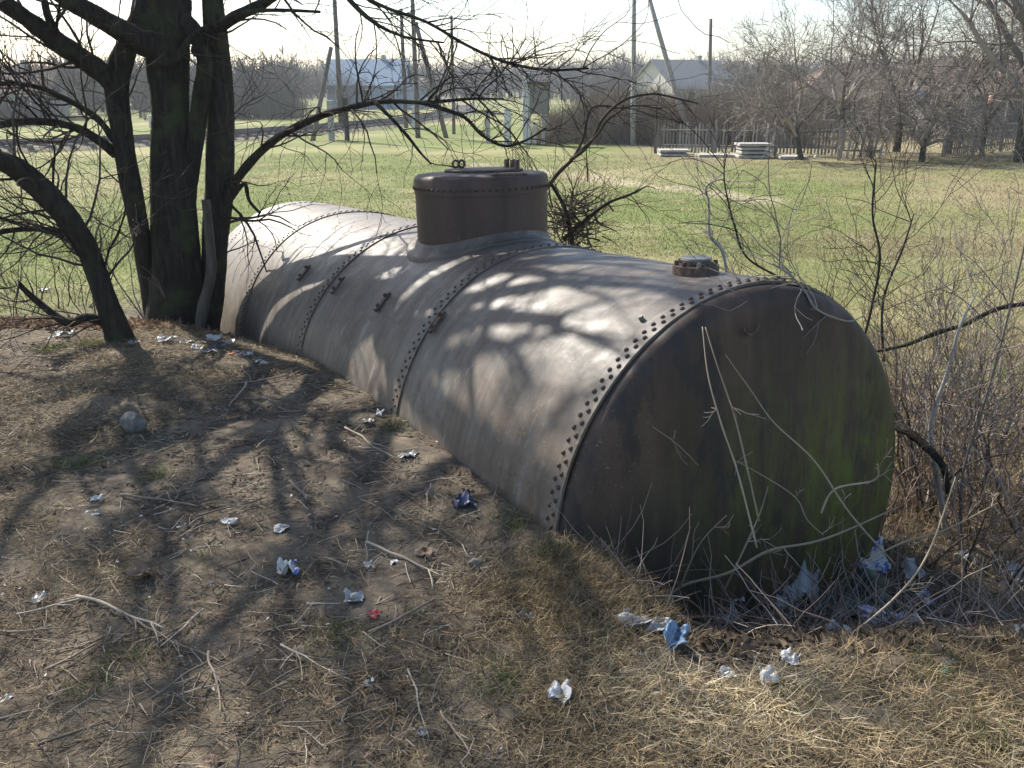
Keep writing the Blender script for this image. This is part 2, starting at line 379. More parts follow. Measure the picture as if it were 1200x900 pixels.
# rivets
def rivet_mesh(rad,h):
    me=bpy.data.meshes.new('rivet'); bm=bmesh.new(); prev=None; k=12
    rings=[]
    for t in (0,.35,.7,.92):
        a=t*math.pi/2; rings.append([bm.verts.new((rad*math.cos(a)*math.cos(2*math.pi*j/k),rad*math.cos(a)*math.sin(2*math.pi*j/k),h*math.sin(a)-.002*(t==0))) for j in range(k)])
    for q in range(3):
        for j in range(k): bm.faces.new((rings[q][j],rings[q][(j+1)%k],rings[q+1][(j+1)%k],rings[q+1][j]))
    bm.faces.new(rings[-1]); bm.to_mesh(me); bm.free(); return me
RV=rivet_mesh(.0112,.0105); RV.materials.append(M_rivet); RV.polygons.foreach_set('use_smooth',[True]*len(RV.polygons))
rv_v=np.array([v.co for v in RV.vertices]); rv_f=[list(p.vertices) for p in RV.polygons]
def rivet_frame(s,th,r):
    nl=Vector((0,-math.cos(th),math.sin(th))); tl=Vector((1,0,0)); bl=nl.cross(tl)
    M=Matrix((tl,bl,nl)).transposed().to_4x4(); M.translation=Vector(tloc(s,th,r)); return M
allr=[]
NR=120
for i,s0 in enumerate(S):
    for row,off in enumerate((.028,.060)):
        s=(s0+off) if i<4 else s0+off-.15
        for k in range(NR):
            th=2*math.pi*(k+.5*row)/NR
            if math.degrees(th)>196 and math.degrees(th)<350: continue
            if i and not (30<math.degrees(th)<198): continue
            r=1.005-.010*(s-s0)/1.5 if i<4 else .996
            r+=warp(s,th)
            allr.append((i,s,th,r-.001))
front=[q for q in allr if q[0]==0 and 60<math.degrees(q[2])<190]
front=front[:100]; rest=[q for q in allr if q not in front]
for q in front:
    o=bpy.data.objects.new('rivet',RV); COL.objects.link(o); o.parent=tank; o.matrix_local=rivet_frame(*q[1:])
V=[];Fs=[]
def add_inst(V,Fs,M,vs,fs):
    k=len(V); V.extend([tuple(M@Vector(v)) for v in vs]); Fs.extend([[j+k for j in f] for f in fs])
for q in rest: add_inst(V,Fs,rivet_frame(*q[1:]),rv_v*(.8 if q[0] else 1),rv_f)
# dome rivets join the rest
DS=2.25; DR=.40; DT=1.37
for k in range(64):
    th=2*math.pi*k/64; p=Vector((DS+(DR+.006)*math.cos(th),(DR+.006)*math.sin(th),DT-.075)); nl=Vector((math.cos(th),math.sin(th),0)); tl=Vector((0,0,1)); M=Matrix((tl,nl.cross(tl),nl)).transposed().to_4x4(); M.translation=p
    add_inst(V,Fs,M,rv_v*.95,rv_f)
me=bpy.data.meshes.new('rivets'); me.from_pydata(V,[],Fs); o=link('rivets',me,M_rivet,tank); tag(o,kind='stuff')
# dome
def lathe_z(prof,cx,cy,k=96,wf=None):
    V=[];Fq=[]
    for (z,r) in prof:
        for j in range(k):
            th=2*math.pi*j/k; V.append((cx+r*math.cos(th),cy+r*math.sin(th),z if not callable(z) else z(cx+r*math.cos(th),cy+r*math.sin(th))))
    for i in range(len(prof)-1):
        for j in range(k): j2=(j+1)%k; Fq.append((i*k+j,i*k+j2,(i+1)*k+j2,(i+1)*k+j))
    me=bpy.data.meshes.new('m'); me.from_pydata(V,[],Fq); me.update(); return me
surf=lambda h:(lambda x,y:math.sqrt(max(1.004**2-y*y,0))+h)
skirt=[(surf(-.006),DR+.072),(surf(.010),DR+.068),(surf(.013),DR+.05),(surf(.020),DR+.026),(surf(.034),DR+.010),(surf(.052),DR+.003),(surf(.052),DR-.01)]
dome=link('dome',lathe_z([(.9,DR),(1.0,DR),(1.15,DR+.001),(DT-.11,DR),(DT-.109,DR+.006),(DT-.028,DR+.006),(DT-.010,DR-.002),(DT-.001,DR-.018),(DT+.004,DR-.06),(DT+.008,DR-.2),(DT+.010,.002)],DS,0),M_dome,tank); fin(dome,50)
o=link('flange',lathe_z(skirt,DS,0),M_shell,dome); fin(o,50)
def box(bm,c,d,rot=None,bev=0):
    r=bmesh.ops.create_cube(bm,size=1); vs=r['verts']; bmesh.ops.scale(bm,vec=d,verts=vs)
    if bev:
        es=list({e for v in vs for e in v.link_edges}); r2=bmesh.ops.bevel(bm,geom=es,offset=bev,segments=1,affect='EDGES'); vs=[v for v in bm.verts if v in set(r2['verts'])|set(v for v in vs if v.is_valid)]
    if rot is not None: bmesh.ops.rotate(bm,cent=(0,0,0),matrix=rot,verts=vs)
    bmesh.ops.translate(bm,vec=c,verts=vs); return vs
def bobj(name,bm,mats,parent=None,smooth=False):
    me=bpy.data.meshes.new(name); bm.to_mesh(me); bm.free(); return link(name,me,mats,parent,smooth)
# lid on the dome, offset toward the far end, with lugs
lid=link('hatch_lid',lathe_z([(DT+.0,.235),(DT+.006,.24),(DT+.020,.24),(DT+.024,.232),(DT+.025,.12),(DT+.025,.002)],DS+.05,-.05,48),M_iron,dome); fin(lid,40)
def ring_lug(cx,cy,z,rot,r=.022,t=.008,name='hinge_lug'):
    tb=Tubes(); a=np.linspace(0,2*math.pi,13)
    P=np.stack([r*np.cos(a),0*a,r*np.sin(a)+r],-1); c,s=math.cos(rot),math.sin(rot)
    P=np.stack([cx+P[:,0]*c,cy+P[:,0]*s,P[:,2]+z],-1); tb.add(P,t,6,cap=False)
    return tb.build(name,M_iron,lid)
def dome_xy(px,py_,h):
    """local tank coordinates of the pixel ray hitting local height h"""
    Mi=TM.inverted(); o_=Mi@Vector(CAM); d_=(Mi.to_3x3()@Vector(ray(px,py_))); t=(h-o_.z)/d_.z; p=o_+d_*t; return p.x,p.y
for px,py_,rt in ((534,196,.6),(541,196,.7)):
    x,y=dome_xy(px,py_,DT+.03); ring_lug(x,y,DT+.028,rt+R_(-121))
for px,py_ in ((594,199),(601,199),(606,200)):
    x,y=dome_xy(px,py_,DT+.01)
    bm=bmesh.new(); box(bm,(x,y,DT+.042),(.022,.04,.066),Matrix.Rotation(R_(-100),3,'Z'),.005); bobj('clamp_bolt',bm,M_iron,dome)
x,y=dome_xy(597,205,DT+.01); bm=bmesh.new(); box(bm,(x,y,DT+.012),(.20,.05,.014),Matrix.Rotation(R_(-121),3,'Z'),.003); bobj('clamp_bar',bm,M_iron,dome)
# brackets along the side
bmk=None
for i,s in enumerate((.0,1,2,3)):
    s=[1.445,2.135,2.836,3.491][i]; th=R_(137)
    bm=bmesh.new(); box(bm,(0,0,.006),(.034,.13,.012),None,.004)
    for q in (-.036,.036):
        r=bmesh.ops.create_cone(bm,cap_ends=True,segments=8,radius1=.012,radius2=.010,depth=.02); bmesh.ops.translate(bm,vec=(0,q,.02),verts=r['verts'])
    box(bm,(0,.068,.010),(.034,.010,.022),None,.003)
    o=bobj('bracket',bm,M_iron if i!=1 else M_iron,tank); o.matrix_local=rivet_frame(s,th,1.006+warp(s,th))
# valve cap near the front end
vx,vy=.345,0.005
vz=1.0
v=link('valve_base',lathe_z([(.97,.104),(1.035,.101),(1.036,.098),(1.036,.03),(1.036,.002)],vx,-.0,40),M_iron,tank); fin(v,40)
cp=link('valve_cover',lathe_z([(1.036,.045),(1.050,.047),(1.052,.066),(1.060,.069),(1.068,.066),(1.070,.04),(1.070,.002)],vx,0,32),M_irong,v); fin(cp,40)
for k in range(8):
    bm=bmesh.new(); bmesh.ops.create_cone(bm,cap_ends=True,segments=6,radius1=.011,radius2=.010,depth=.022)
    bmesh.ops.translate(bm,vec=(vx+.086*math.cos(k*.785+.2),.086*math.sin(k*.785+.2),1.045),verts=bm.verts); bobj('bolt',bm,M_irong if k%3==0 else M_iron,v)
# small hanging ring on the end plate
tb=Tubes(); a=np.linspace(math.pi*1.02,2*math.pi*.98,12); tb.add(np.stack([-.112+0*a,.12+.042*np.cos(a),.86+.04*np.sin(a)],-1),.006,6); tb.build('lifting_hook',M_iron,tank)
# small bare scrapes (bright spot) as a welded nut
bm=bmesh.new(); bmesh.ops.create_cone(bm,cap_ends=True,segments=6,radius1=.012,radius2=.012,depth=.02); o=bobj('nut',bm,M_irong,tank); o.matrix_local=rivet_frame(.14,R_(118),1.01)

# ---------------------------------------------------------------- foreground trees
def limb(tb,pts,wpx,m=4,k=12,rough=.06):
    """pts: (px,py,Y); wpx widths in pixels"""
    P=np.array([at_y(*p) for p in pts]); Wd=np.array([w_*np.linalg.norm(at_y(*p)-CAM)/F/2*.97 for p,w_ in zip(pts,wpx)])
    Q_=smooth_path(P,m); r=np.interp(np.linspace(0,1,len(Q_)),np.linspace(0,1,len(Wd)),Wd)
    if m>10: rough=.012
    r=r*(1+rough*np.array([rnd.uniform(-1,1) for _ in r])); tb.add(Q_,r,k); return Q_,r
def twigs(tb,Q_,r,nn,L,r0,depth=2,t0=.2,up=.02,sag=0,ang=(.5,1.2),nch=(2,4),wob=.25):
    for _ in range(nn):
        i=rnd.randint(int(len(Q_)*t0),len(Q_)-1); bd=nrm(Q_[i]-Q_[i-1]) if i else nrm(Q_[1]-Q_[0]); pr=nrm(np.cross(bd,rvec())); an=rnd.uniform(*ang)
        grow(tb,Q_[i],bd*math.cos(an)+pr*math.sin(an),L*rnd.uniform(.5,1.2),min(r0,r[i]*.7),depth,nch,wob,up,sag,minr=.0018)
TY=7.0
base=ground(208,396)
tree=empty('old_tree',(base[0],base[1],base[2])); tag(tree,'dark thick many stemmed bare tree growing against the far end of the rusty tank','tree')
INV=-Vector(tree.location)
def tbuild(tb,name,mat_,parent,root):
    o=tb.build(name,mat_,parent); o.data.transform(Matrix.Translation(-Vector(root.location))); return o
def bumpy(o,amp,f):
    me=o.data; V=np.empty(len(me.vertices)*3,np.float32); me.vertices.foreach_get('co',V); V=V.reshape(-1,3); Nn=np.empty(len(V)*3,np.float32); me.vertices.foreach_get('normal',Nn); Nn=Nn.reshape(-1,3)
    q=vnoise(V[:,0]*f+V[:,2]*2,V[:,1]*f,1,21)+.6*vnoise(V[:,0]*f*2,V[:,1]*f*2+V[:,2]*3,1,22)
    rg=np.abs(vnoise(V[:,0]*38+3*np.sin(V[:,2]*5),V[:,1]*38+V[:,2]*5,1,23))-.5
    me.vertices.foreach_set('co',(V+Nn*((q*amp)-rg*amp*.3)[:,None]).ravel()); me.update()
Lm=[]
tb=Tubes(); q1=limb(tb,[(206,415,TY),(206,396,TY),(207,330,TY),(205,270,TY),(201,200,TY),(198,130,TY),(194,60,TY),(196,0,TY),(190,-80,TY)],[84,70,54,48,42,39,44,44,30],22,48)
o=tbuild(tb,'trunk',M_bark,tree,tree); bumpy(o,.012,14)
tb=Tubes(); limb(tb,[(225,410,7.02),(224,330,7.0),(220,250,7.0),(226,190,7.0),(234,120,6.95),(241,75,6.95),(232,45,6.95),(214,20,6.95)],[30,26,18,15,14,13,15,13],6,12); o=tbuild(tb,'stem',M_bark,tree,tree); bumpy(o,.008,16)
tb=Tubes(); q2=limb(tb,[(192,400,7.0),(173,330,7.0),(164,270,6.95),(152,210,6.9),(143,150,6.9),(138,100,6.9),(146,60,6.9),(162,25,6.95),(172,-10,7),(176,-80,7.05)],[34,19,19,21,22,25,26,24,20,14],18,36); o=tbuild(tb,'stem',M_bark,tree,tree); bumpy(o,.012,14)
tb=Tubes(); q3=limb(tb,[(236,405,7.1),(250,330,7.1),(252,270,7.1),(256,200,7.1),(260,130,7.1),(256,60,7.1),(250,0,7.1),(246,-80,7.1)],[38,26,26,25,24,22,20,14],18,36); o=tbuild(tb,'stem',M_bark,tree,tree); bumpy(o,.012,14)
specs=[ # traced boughs
 ([(140,105,6.9),(118,84,6.8),(70,50,6.6),(20,14,6.4),(-40,-25,6.2)],[26,22,19,17,15]),
 ([(190,62,7),(150,40,6.8),(105,14,6.6),(70,-8,6.5),(20,-50,6.3)],[30,24,20,20,16]),
 ([(232,62,7),(246,42,6.9),(275,20,6.8),(310,3,6.7),(350,-25,6.5)],[18,15,12,11,9]),
 ([(52,0,6.5),(56,18,6.5),(66,40,6.55),(72,52,6.6)],[7,8,9,10]),
 ([(135,180,6.9),(118,166,6.8),(95,152,6.7),(70,145,6.6),(30,142,6.5),(-20,150,6.3)],[12,10,9,8,8,7]),
 ([(134,165,6.9),(115,140,6.8),(85,120,6.7),(50,104,6.6),(20,98,6.5),(-15,100,6.4)],[8,7,6,5,4,4]),
 ([(258,246,7.1),(275,214,7.0),(300,183,6.9),(330,158,6.8),(370,138,6.7),(410,126,6.6),(450,119,6.5),(500,120,6.4),(550,116,6.3),(590,116,6.2)],[13,11,10,9,8,7,6,4.5,3,2]),
 ([(440,120,6.5),(460,140,6.4),(478,160,6.35),(492,178,6.3),(505,192,6.25)],[5,4,4,3,2]),
 ([(490,119,6.4),(520,128,6.3),(545,138,6.25),(565,158,6.2),(590,171,6.2),(615,165,6.2),(640,150,6.15)],[5,5,4,4,3,3,2]),
 ([(268,238,7.1),(286,215,7.1),(292,235,7.1),(305,250,7.1)],[6,5,4,3]),
 ([(-20,-60,6.8),(300,-60,6.5),(390,-22,6.2),(450,8,6),(500,26,5.9),(545,52,5.8),(590,72,5.7),(640,82,5.6),(690,80,5.55)],[12,9,5,4,3.5,3.5,3.5,3.5,2]),
 ([(390,-22,6.2),(430,20,6.1),(470,42,6.0),(520,50,5.9)],[6,5,3,2]),
 ([(180,75,6.8),(206,68,6.75),(228,40,6.7),(262,25,6.6),(290,14,6.5),(330,12,6.4),(375,14,6.3)],[8,9,7,6,5,4,3]),
]
paths=[]
for pts,ws in specs:
    tb=Tubes(); q=limb(tb,pts,ws,5,9,.08); paths.append(q); tbuild(tb,'limb',M_bark,tree,tree)
tw=Tubes()
twigs(tw,*paths[0],14,.8,.012,2,up=.05); twigs(tw,*paths[1],8,.8,.012,2); twigs(tw,*paths[2],10,.7,.010,2,sag=.1)
twigs(tw,*paths[4],16,.6,.009,2,up=.05); twigs(tw,*paths[5],16,.6,.007,2,up=.05)
twigs(tw,*paths[6],26,.55,.008,2,t0=.25,sag=.25); twigs(tw,*paths[7],5,.3,.004,1,sag=.2); twigs(tw,*paths[8],10,.4,.005,1,sag=.1)
twigs(tw,*paths[10],24,.5,.005,2,t0=.3,sag=.15); twigs(tw,*paths[11],12,.4,.005,2); twigs(tw,*paths[12],8,.5,.005,2)
# dense knot of twigs at the tip
for _ in range(26): grow(tw,at_y(rnd.uniform(575,635),rnd.uniform(70,84),5.65),rvec()+np.array([.3,0,.2]),.22,.004,1,(2,3),.3)
twigs(tw,q2[0],q2[1],12,.5,.008,2); twigs(tw,q3[0],q3[1],10,.6,.008,2)
for px,py_ in ((262,255),(266,262),(270,240)): grow(tw,at_y(px,py_,7.0),np.array([.6,-.1,rnd.uniform(-.4,.3)]),.6,.012,2,(2,4),.3,sag=.15)
# upper crown above the frame (casts the dapple over tank and ground)
cr=Tubes(); cr.add(smooth_path([(-2.62,7.0,2.7),(-2.7,7.02,3.2),(-2.64,7.05,3.7),(-2.67,7.05,4.3)],4),np.linspace(.10,.028,13),12)
for (p0,dv,L,r) in [((-2.72,7.0,2.9),(-.3,-.1,1),1.9,.075),((-2.6,7.0,2.9),(.35,.35,1),1.9,.07),((-2.9,7.0,2.8),(-.9,.1,.7),2.0,.06),((-2.45,7.1,2.8),(1.1,.4,.6),2.2,.065),((-2.6,7.1,3.2),(.2,.8,.9),2.0,.06),((-2.5,7,2.7),(.75,.9,.5),2.2,.055),((-2.5,7,2.6),(1.2,.35,.45),2.6,.06),((-2.6,7,2.7),(1.1,.8,.35),3.0,.06),((-2.7,7.0,2.9),(-.2,-.8,.8),1.5,.045),((-3.3,6.8,2.6),(-1,-.4,.4),1.8,.05),((-2.5,7,3.2),(1.1,.1,.9),2.2,.05),((-2.7,7,3.0),(-.7,.6,.8),2.0,.05),((-3.6,6.8,2.6),(-1,.5,.5),2.4,.05),((-3.9,6.6,2.4),(-1,-.1,.45),2.2,.045),((-3.2,6.9,2.9),(-.8,.9,.6),2.2,.045),((-3.3,6.9,2.7),(-1,.25,.75),2.9,.06),((-3.6,6.7,2.5),(-1,.7,.35),2.8,.055),((-3.0,6.9,3.0),(-.6,-.2,1),2.6,.055),((-4.2,6.5,2.5),(-.8,.1,.9),2.2,.045),((-3.9,6.6,2.4),(-.5,-.6,.8),2.0,.04),((-2.6,7.1,3.3),(.3,.2,1),2.6,.05),((-2.9,7.1,3.2),(-.3,.5,1),2.6,.055),((-4.5,6.4,2.3),(-1,.5,.6),2.4,.045),((-2.9,7.1,3.0),(-.5,1,.55),2.7,.035),((-2.67,7.05,4.1),(-.3,.1,1),2.0,.026),((-2.68,7.05,3.8),(-1,.5,.7),2.2,.026),((-2.66,7.05,3.7),(.2,1,.7),2.0,.024)]:
    grow(cr,p0,dv,L,r,4,(3,4),.22,.04,0,.6,.68,(.45,.95),8,.003)
tw2=tbuild(tw,'twigs',M_twig,tree,tree); tw2['kind']='stuff'
cr2=tbuild(cr,'crown',M_bark,tree,tree)
# leaning trunk on the left
b2=ground(140,398); lt=empty('leaning_tree',tuple(b2)); tag(lt,'dark curved trunk leaning left out of the bank, left of the old tree','tree')
tb=Tubes(); LY=float(b2[1])
ql=limb(tb,[(146,412,LY),(138,385,LY),(122,345,LY),(105,300,LY),(84,262,LY-.1),(55,228,LY-.2),(20,198,LY-.3),(-30,175,LY-.5),(-90,150,LY-.7)],[36,29,26,25,25,24,22,20,17],18,36)
o=tbuild(tb,'trunk',M_bark,lt,lt); bumpy(o,.012,14)
tb=Tubes(); qb=limb(tb,[(88,272,LY-.1),(60,270,LY-.1),(30,268,LY-.2),(-20,275,LY-.3)],[7,6,6,5],4,8); tbuild(tb,'limb',M_bark,lt,lt)
tb=Tubes(); qc=limb(tb,[(125,378,LY),(100,372,LY-.1),(78,378,LY-.2),(40,350,LY-.2),(20,330,LY-.3)],[12,10,9,7,5],4,8); tbuild(tb,'limb',M_bark,lt,lt)
tw=Tubes(); twigs(tw,*ql,30,.7,.010,2,t0=.25); twigs(tw,*qb,14,.5,.006,2,t0=0); twigs(tw,*qc,14,.5,.006,2,t0=0)
o=tbuild(tw,'twigs',M_twig,lt,lt); o['kind']='stuff'
# pale dead pole leaning on the tree
tb=Tubes(); P=ground(232,402); limb(tb,[(231,404,6.62),(238,360,6.7),(247,320,6.74),(246,285,6.76),(241,234,6.78)],[12,13,12,11,10],5,9)
tag(tb.build('dead_pole',simple('grey_dead_wood',[(.3,(.07,.058,.045)),(.6,(.13,.11,.09)),(.8,(.2,.17,.14))],25,.9,.2,.5,.01,sc3=(1,1,.2))),'bent grey dead branch leaning upright between the old tree and the tank','branch')
# brambly bush left behind the leaning trunk and round the tree
def bush(name,px,py_,hgt,nst,spread,mat_,label,group=None,Yoff=0,depth=2,r=.007,up=.07,wob=.36,lean=(0,0),cat='bush',nch=(2,4)):
    P=ground(px,py_); P[1]+=Yoff; P[2]=gz(P[0],P[1])-.02
    root=empty(name,tuple(P)); tag(root,label,cat,group)
    for i in range(nst):
        tb=Tubes(); a=rnd.uniform(0,6.28); sp=spread*rnd.random()
        p=P+np.array([math.cos(a)*sp*.35,math.sin(a)*sp*.35,0]); p[2]=gz(p[0],p[1])-.02
        grow(tb,p,np.array([math.cos(a)*sp*1.2+lean[0],math.sin(a)*sp+lean[1],1]),hgt*rnd.uniform(.5,.85),r*rnd.uniform(.7,1.2),depth,nch,wob,up,0,.55,.6,(.35,.9),5,.0016)
        o=tb.build('stem',mat_,root); o.data.transform(Matrix.Translation(-Vector(P)))
    return root
bush('dark_bush',40,372,1.1,7,.9,M_twig,'tangle of dark bare stems behind the leaning trunk at the left edge',Yoff=.6)
bush('dark_bush',90,380,1.2,6,.8,M_twig,'sparse dark bare bush directly behind the foot of the leaning trunk',Yoff=.5)
bush('dark_bush',160,385,1.0,5,.8,M_redtwig,'low reddish bare bush in the gap between leaning trunk and old tree',Yoff=.6)
bush('dark_bush',-20,380,1.3,6,.9,M_twig,'dark bare bush cut off by the left edge of the view',Yoff=.4)
# brush behind the dome
bp=at_y(672,300,8.0); 
def pile(name,cx,cy,n_,sz,label):
    root=empty(name,(cx,cy,gz(cx,cy))); tag(root,label,'brushwood'); tb=Tubes()
    for _ in range(n_):
        p=np.array([cx+rnd.gauss(0,sz*.35),cy+rnd.gauss(0,sz*.3),gz(cx,cy)+rnd.uniform(.1,1)*sz*.9])
        grow(tb,p,rvec()*np.array([1,1,.6]),rnd.uniform(.2,.5),rnd.uniform(.005,.011),1,(1,3),.25,minr=.002)
    o=tb.build('twigs',M_greytwig,root); o.data.transform(Matrix.Translation(-Vector(root.location))); o['kind']='stuff'
# clump standing right behind the dome: seen between y 210 and 285
cx,cy=bp[0],bp[1]
root=empty('thicket',(cx,cy,gz(cx,cy))); tag(root,'dense knot of tangled bare twigs just behind the tank right of the dome','bush'); tb=Tubes()
for _ in range(120):
    q=at_y(rnd.gauss(672,15),rnd.gauss(262,18),rnd.uniform(7.4,8.2)); grow(tb,q,rvec()*np.array([1,.6,.9]),rnd.uniform(.15,.4),rnd.uniform(.004,.010),1,(1,3),.35,minr=.002)
o=tb.build('twigs',M_twig,root); o.data.transform(Matrix.Translation(-Vector(root.location))); o['kind']='stuff'
for pts,ws in [([(672,300,7.6),(668,270,7.6),(660,240,7.55),(645,214,7.5)],[6,6,5,4]),([(640,222,7.5),(655,202,7.45),(672,185,7.4),(684,160,7.4),(692,128,7.4),(712,124,7.35),(722,126,7.3)],[5,5,4,3.5,3,2.5,1.5]),([(668,188,7.4),(690,170,7.35),(706,140,7.3),(730,118,7.25),(765,110,7.2),(800,117,7.2),(822,122,7.15)],[4.5,4,3.5,3,2.5,2,1.5]),([(676,180,7.4),(700,158,7.3),(715,138,7.3),(742,124,7.2),(775,128,7.2)],[3,3,2.5,2,1.5]),([(660,280,7.6),(690,255,7.5),(712,238,7.4),(738,228,7.3),(758,218,7.3)],[5,5,4,3,1.5])]:
    tb=Tubes(); q=limb(tb,pts,ws,4,7); twigs(tb,*q,7,.35,.004,1,t0=.3); o=tb.build('branch',M_twig,root); o.data.transform(Matrix.Translation(-Vector(root.location)))

# ---------------------------------------------------------------- shrubs to the right of the tank
def cane(name,pts,ws,mat_,label,cat='twig',tws=0,tl=.2,rv=None,group=None):
    tb=Tubes(); q=limb(tb,[(a+rnd.gauss(0,3.2),b_+rnd.gauss(0,2.5),c_+rnd.gauss(0,.02)) for a,b_,c_ in pts],[w_*.8 for w_ in ws],6,6,.12)
    if tws: twigs(tb,*q,tws,tl,.003,1,t0=.3)
    o=tb.build(name,mat_); tag(o,label,cat,group); return o
bl=[(1100,590,1.5,8,.45,M_redtwig,'thorny red stemmed shrub crowding the grey upright stem',.15,3),(1165,640,1.3,8,.6,M_redtwig,'dense web of thin red stems by the lower right edge',0,3),(1140,560,1.5,7,.5,M_redtwig,'dense tangled shrub above the pale cane at right',.1,3),(1060,500,1.2,7,.5,M_redtwig,'thin tangled shrub between the tank rim and the rotten log',.2,3),(1190,540,1.4,7,.5,M_greytwig,'grey tangled shrub under the mossy limb at the right edge',.2,3),
    (1085,610,1.5,8,.4,M_redtwig,'reddish multi stemmed bare shrub close to the right side of the tank end',0,2),
    (1060,560,1.6,5,.4,M_greytwig,'grey barked shrub leaning over the right shoulder of the tank',.3,2),
    (1150,600,1.5,7,.5,M_redtwig,'tall red brown shrub standing near the right edge',0,2),
    (1210,620,1.6,7,.5,M_redtwig,'red brown shrub cut by the right edge of the view',0,2),
    (1120,520,1.3,6,.6,M_redtwig,'bare shrub behind the mossy log on the bank',.3,2),
    (1180,490,1.3,6,.6,M_greytwig,'pale grey stemmed shrub further down the bank at right',.3,2),
    (1040,655,.8,6,.8,M_redtwig,'low thorny shrub in front of the lower right rim of the tank',0,2),
    (1130,680,.9,6,.7,M_redtwig,'low thorny shrub at the edge of the rubbish hollow',0,2),
    (985,660,.7,5,.8,M_cane,'pale dry bramble growing before the tank end',0,2),
    (905,420,1.3,5,.5,M_twig,'thin dark shrub rising behind the front end of the tank',2.0,2),
    (960,420,1.5,5,.45,M_redtwig,'thin shrub with forked tips behind the tank shoulder',1.6,2),
    (1020,420,1.5,6,.5,M_twig,'dark forked shrub behind and right of the tank',1.2,2)]
for i,(px,py_,h,ns,sp,mt,lb,yo,dp) in enumerate(bl):
    bush('shrub',px,py_,h*(.8 if i in (1,2,3,5,8) else .92),max(4,ns-1),sp,mt,lb,Yoff=yo,depth=dp,r=.009 if i<9 else .006,group='bare shrubs around the tank')
for px,py_,h,ns,yo,lb in ((1070,590,.8,8,.1,'low dense bramble pressed against the lower right rim of the tank'),(1110,560,.9,8,.2,'dense bramble over the rotten log'),(1150,610,.8,8,.0,'dense low bramble behind the white scraps at right'),(1100,500,.9,7,.4,'bramble on the bank right of the tank, under the mossy limb'),(1195,600,.9,7,.1,'low bramble at the right edge under the slender grey stem')):
    bush('bramble',px,py_,h,ns,1.1,M_redtwig,lb,Yoff=yo,depth=3,r=.005,group='brambles beside the tank',wob=.42)
# traced thicker stems
for pts,ws,mt,lb in [
 ([(1108,640,4.3),(1098,560,4.3),(1092,500,4.3),(1110,430,4.3),(1128,380,4.35),(1140,340,4.4)],[9,8,7,5,4,1.5],M_greytwig,'thick upright grey stem with peeling bark right of the tank'),
 ([(1122,620,4.2),(1130,560,4.2),(1150,500,4.2),(1170,420,4.2),(1196,300,4.2),(1210,240,4.2)],[4,4,3.5,3,2.5,2],M_greytwig,'slender grey stem curving up to the right edge'),
 ([(1012,415,5.2),(1020,360,5.2),(1030,300,5.2),(1022,250,5.2),(1020,190,5.2)],[4,4,3.5,3,2],M_twig,'dark upright stem crossing the meadow above the tank shoulder'),
 ([(1030,420,5.2),(1035,350,5.2),(1055,290,5.2),(1072,250,5.2)],[4,3.5,3,1.5],M_twig,'dark stem forking right above the tank shoulder'),
 ([(855,330,5.6),(848,300,5.6),(838,270,5.6),(827,240,5.6),(832,218,5.6),(848,210,5.6)],[5,4.5,4,3,3,1.5],M_greytwig,'pale crooked birch-like stem behind the small valve'),
 ([(985,400,5.0),(945,360,5.0),(915,330,5.05),(880,300,5.1),(862,265,5.1),(855,215,5.1),(852,180,5.1)],[5,4,4,3,3,2,1.5],M_twig,'long dark curved stem arching up from behind the tank end'),
 ([(1010,372,3.9),(985,374,3.8),(960,362,3.7),(945,340,3.7),(928,318,3.7),(905,306,3.7)],[1.5,2.5,3.5,3.5,3.5,3],M_greytwig,'whitish twig hanging over the top right rim of the tank'),
 ]:
    cane('sapling',pts,ws,mt,lb,'stem',12,.4)
cane('mossy_limb',[(1205,352,4.9),(1165,366,4.9),(1130,378,4.9),(1100,395,4.9),(1060,402,4.9),(1020,408,5.0)],[6,7,6,7,6,5],M_bark,'dark mossy limb slanting down from the right edge behind the shrubs','branch')
cane('fallen_log',[(1030,478,4.6),(1050,495,4.4),(1075,512,4.3),(1098,545,4.2),(1110,575,4.2)],[13,12,13,10,8],M_bark,'short dark rotten log on the bank right of the tank','log')
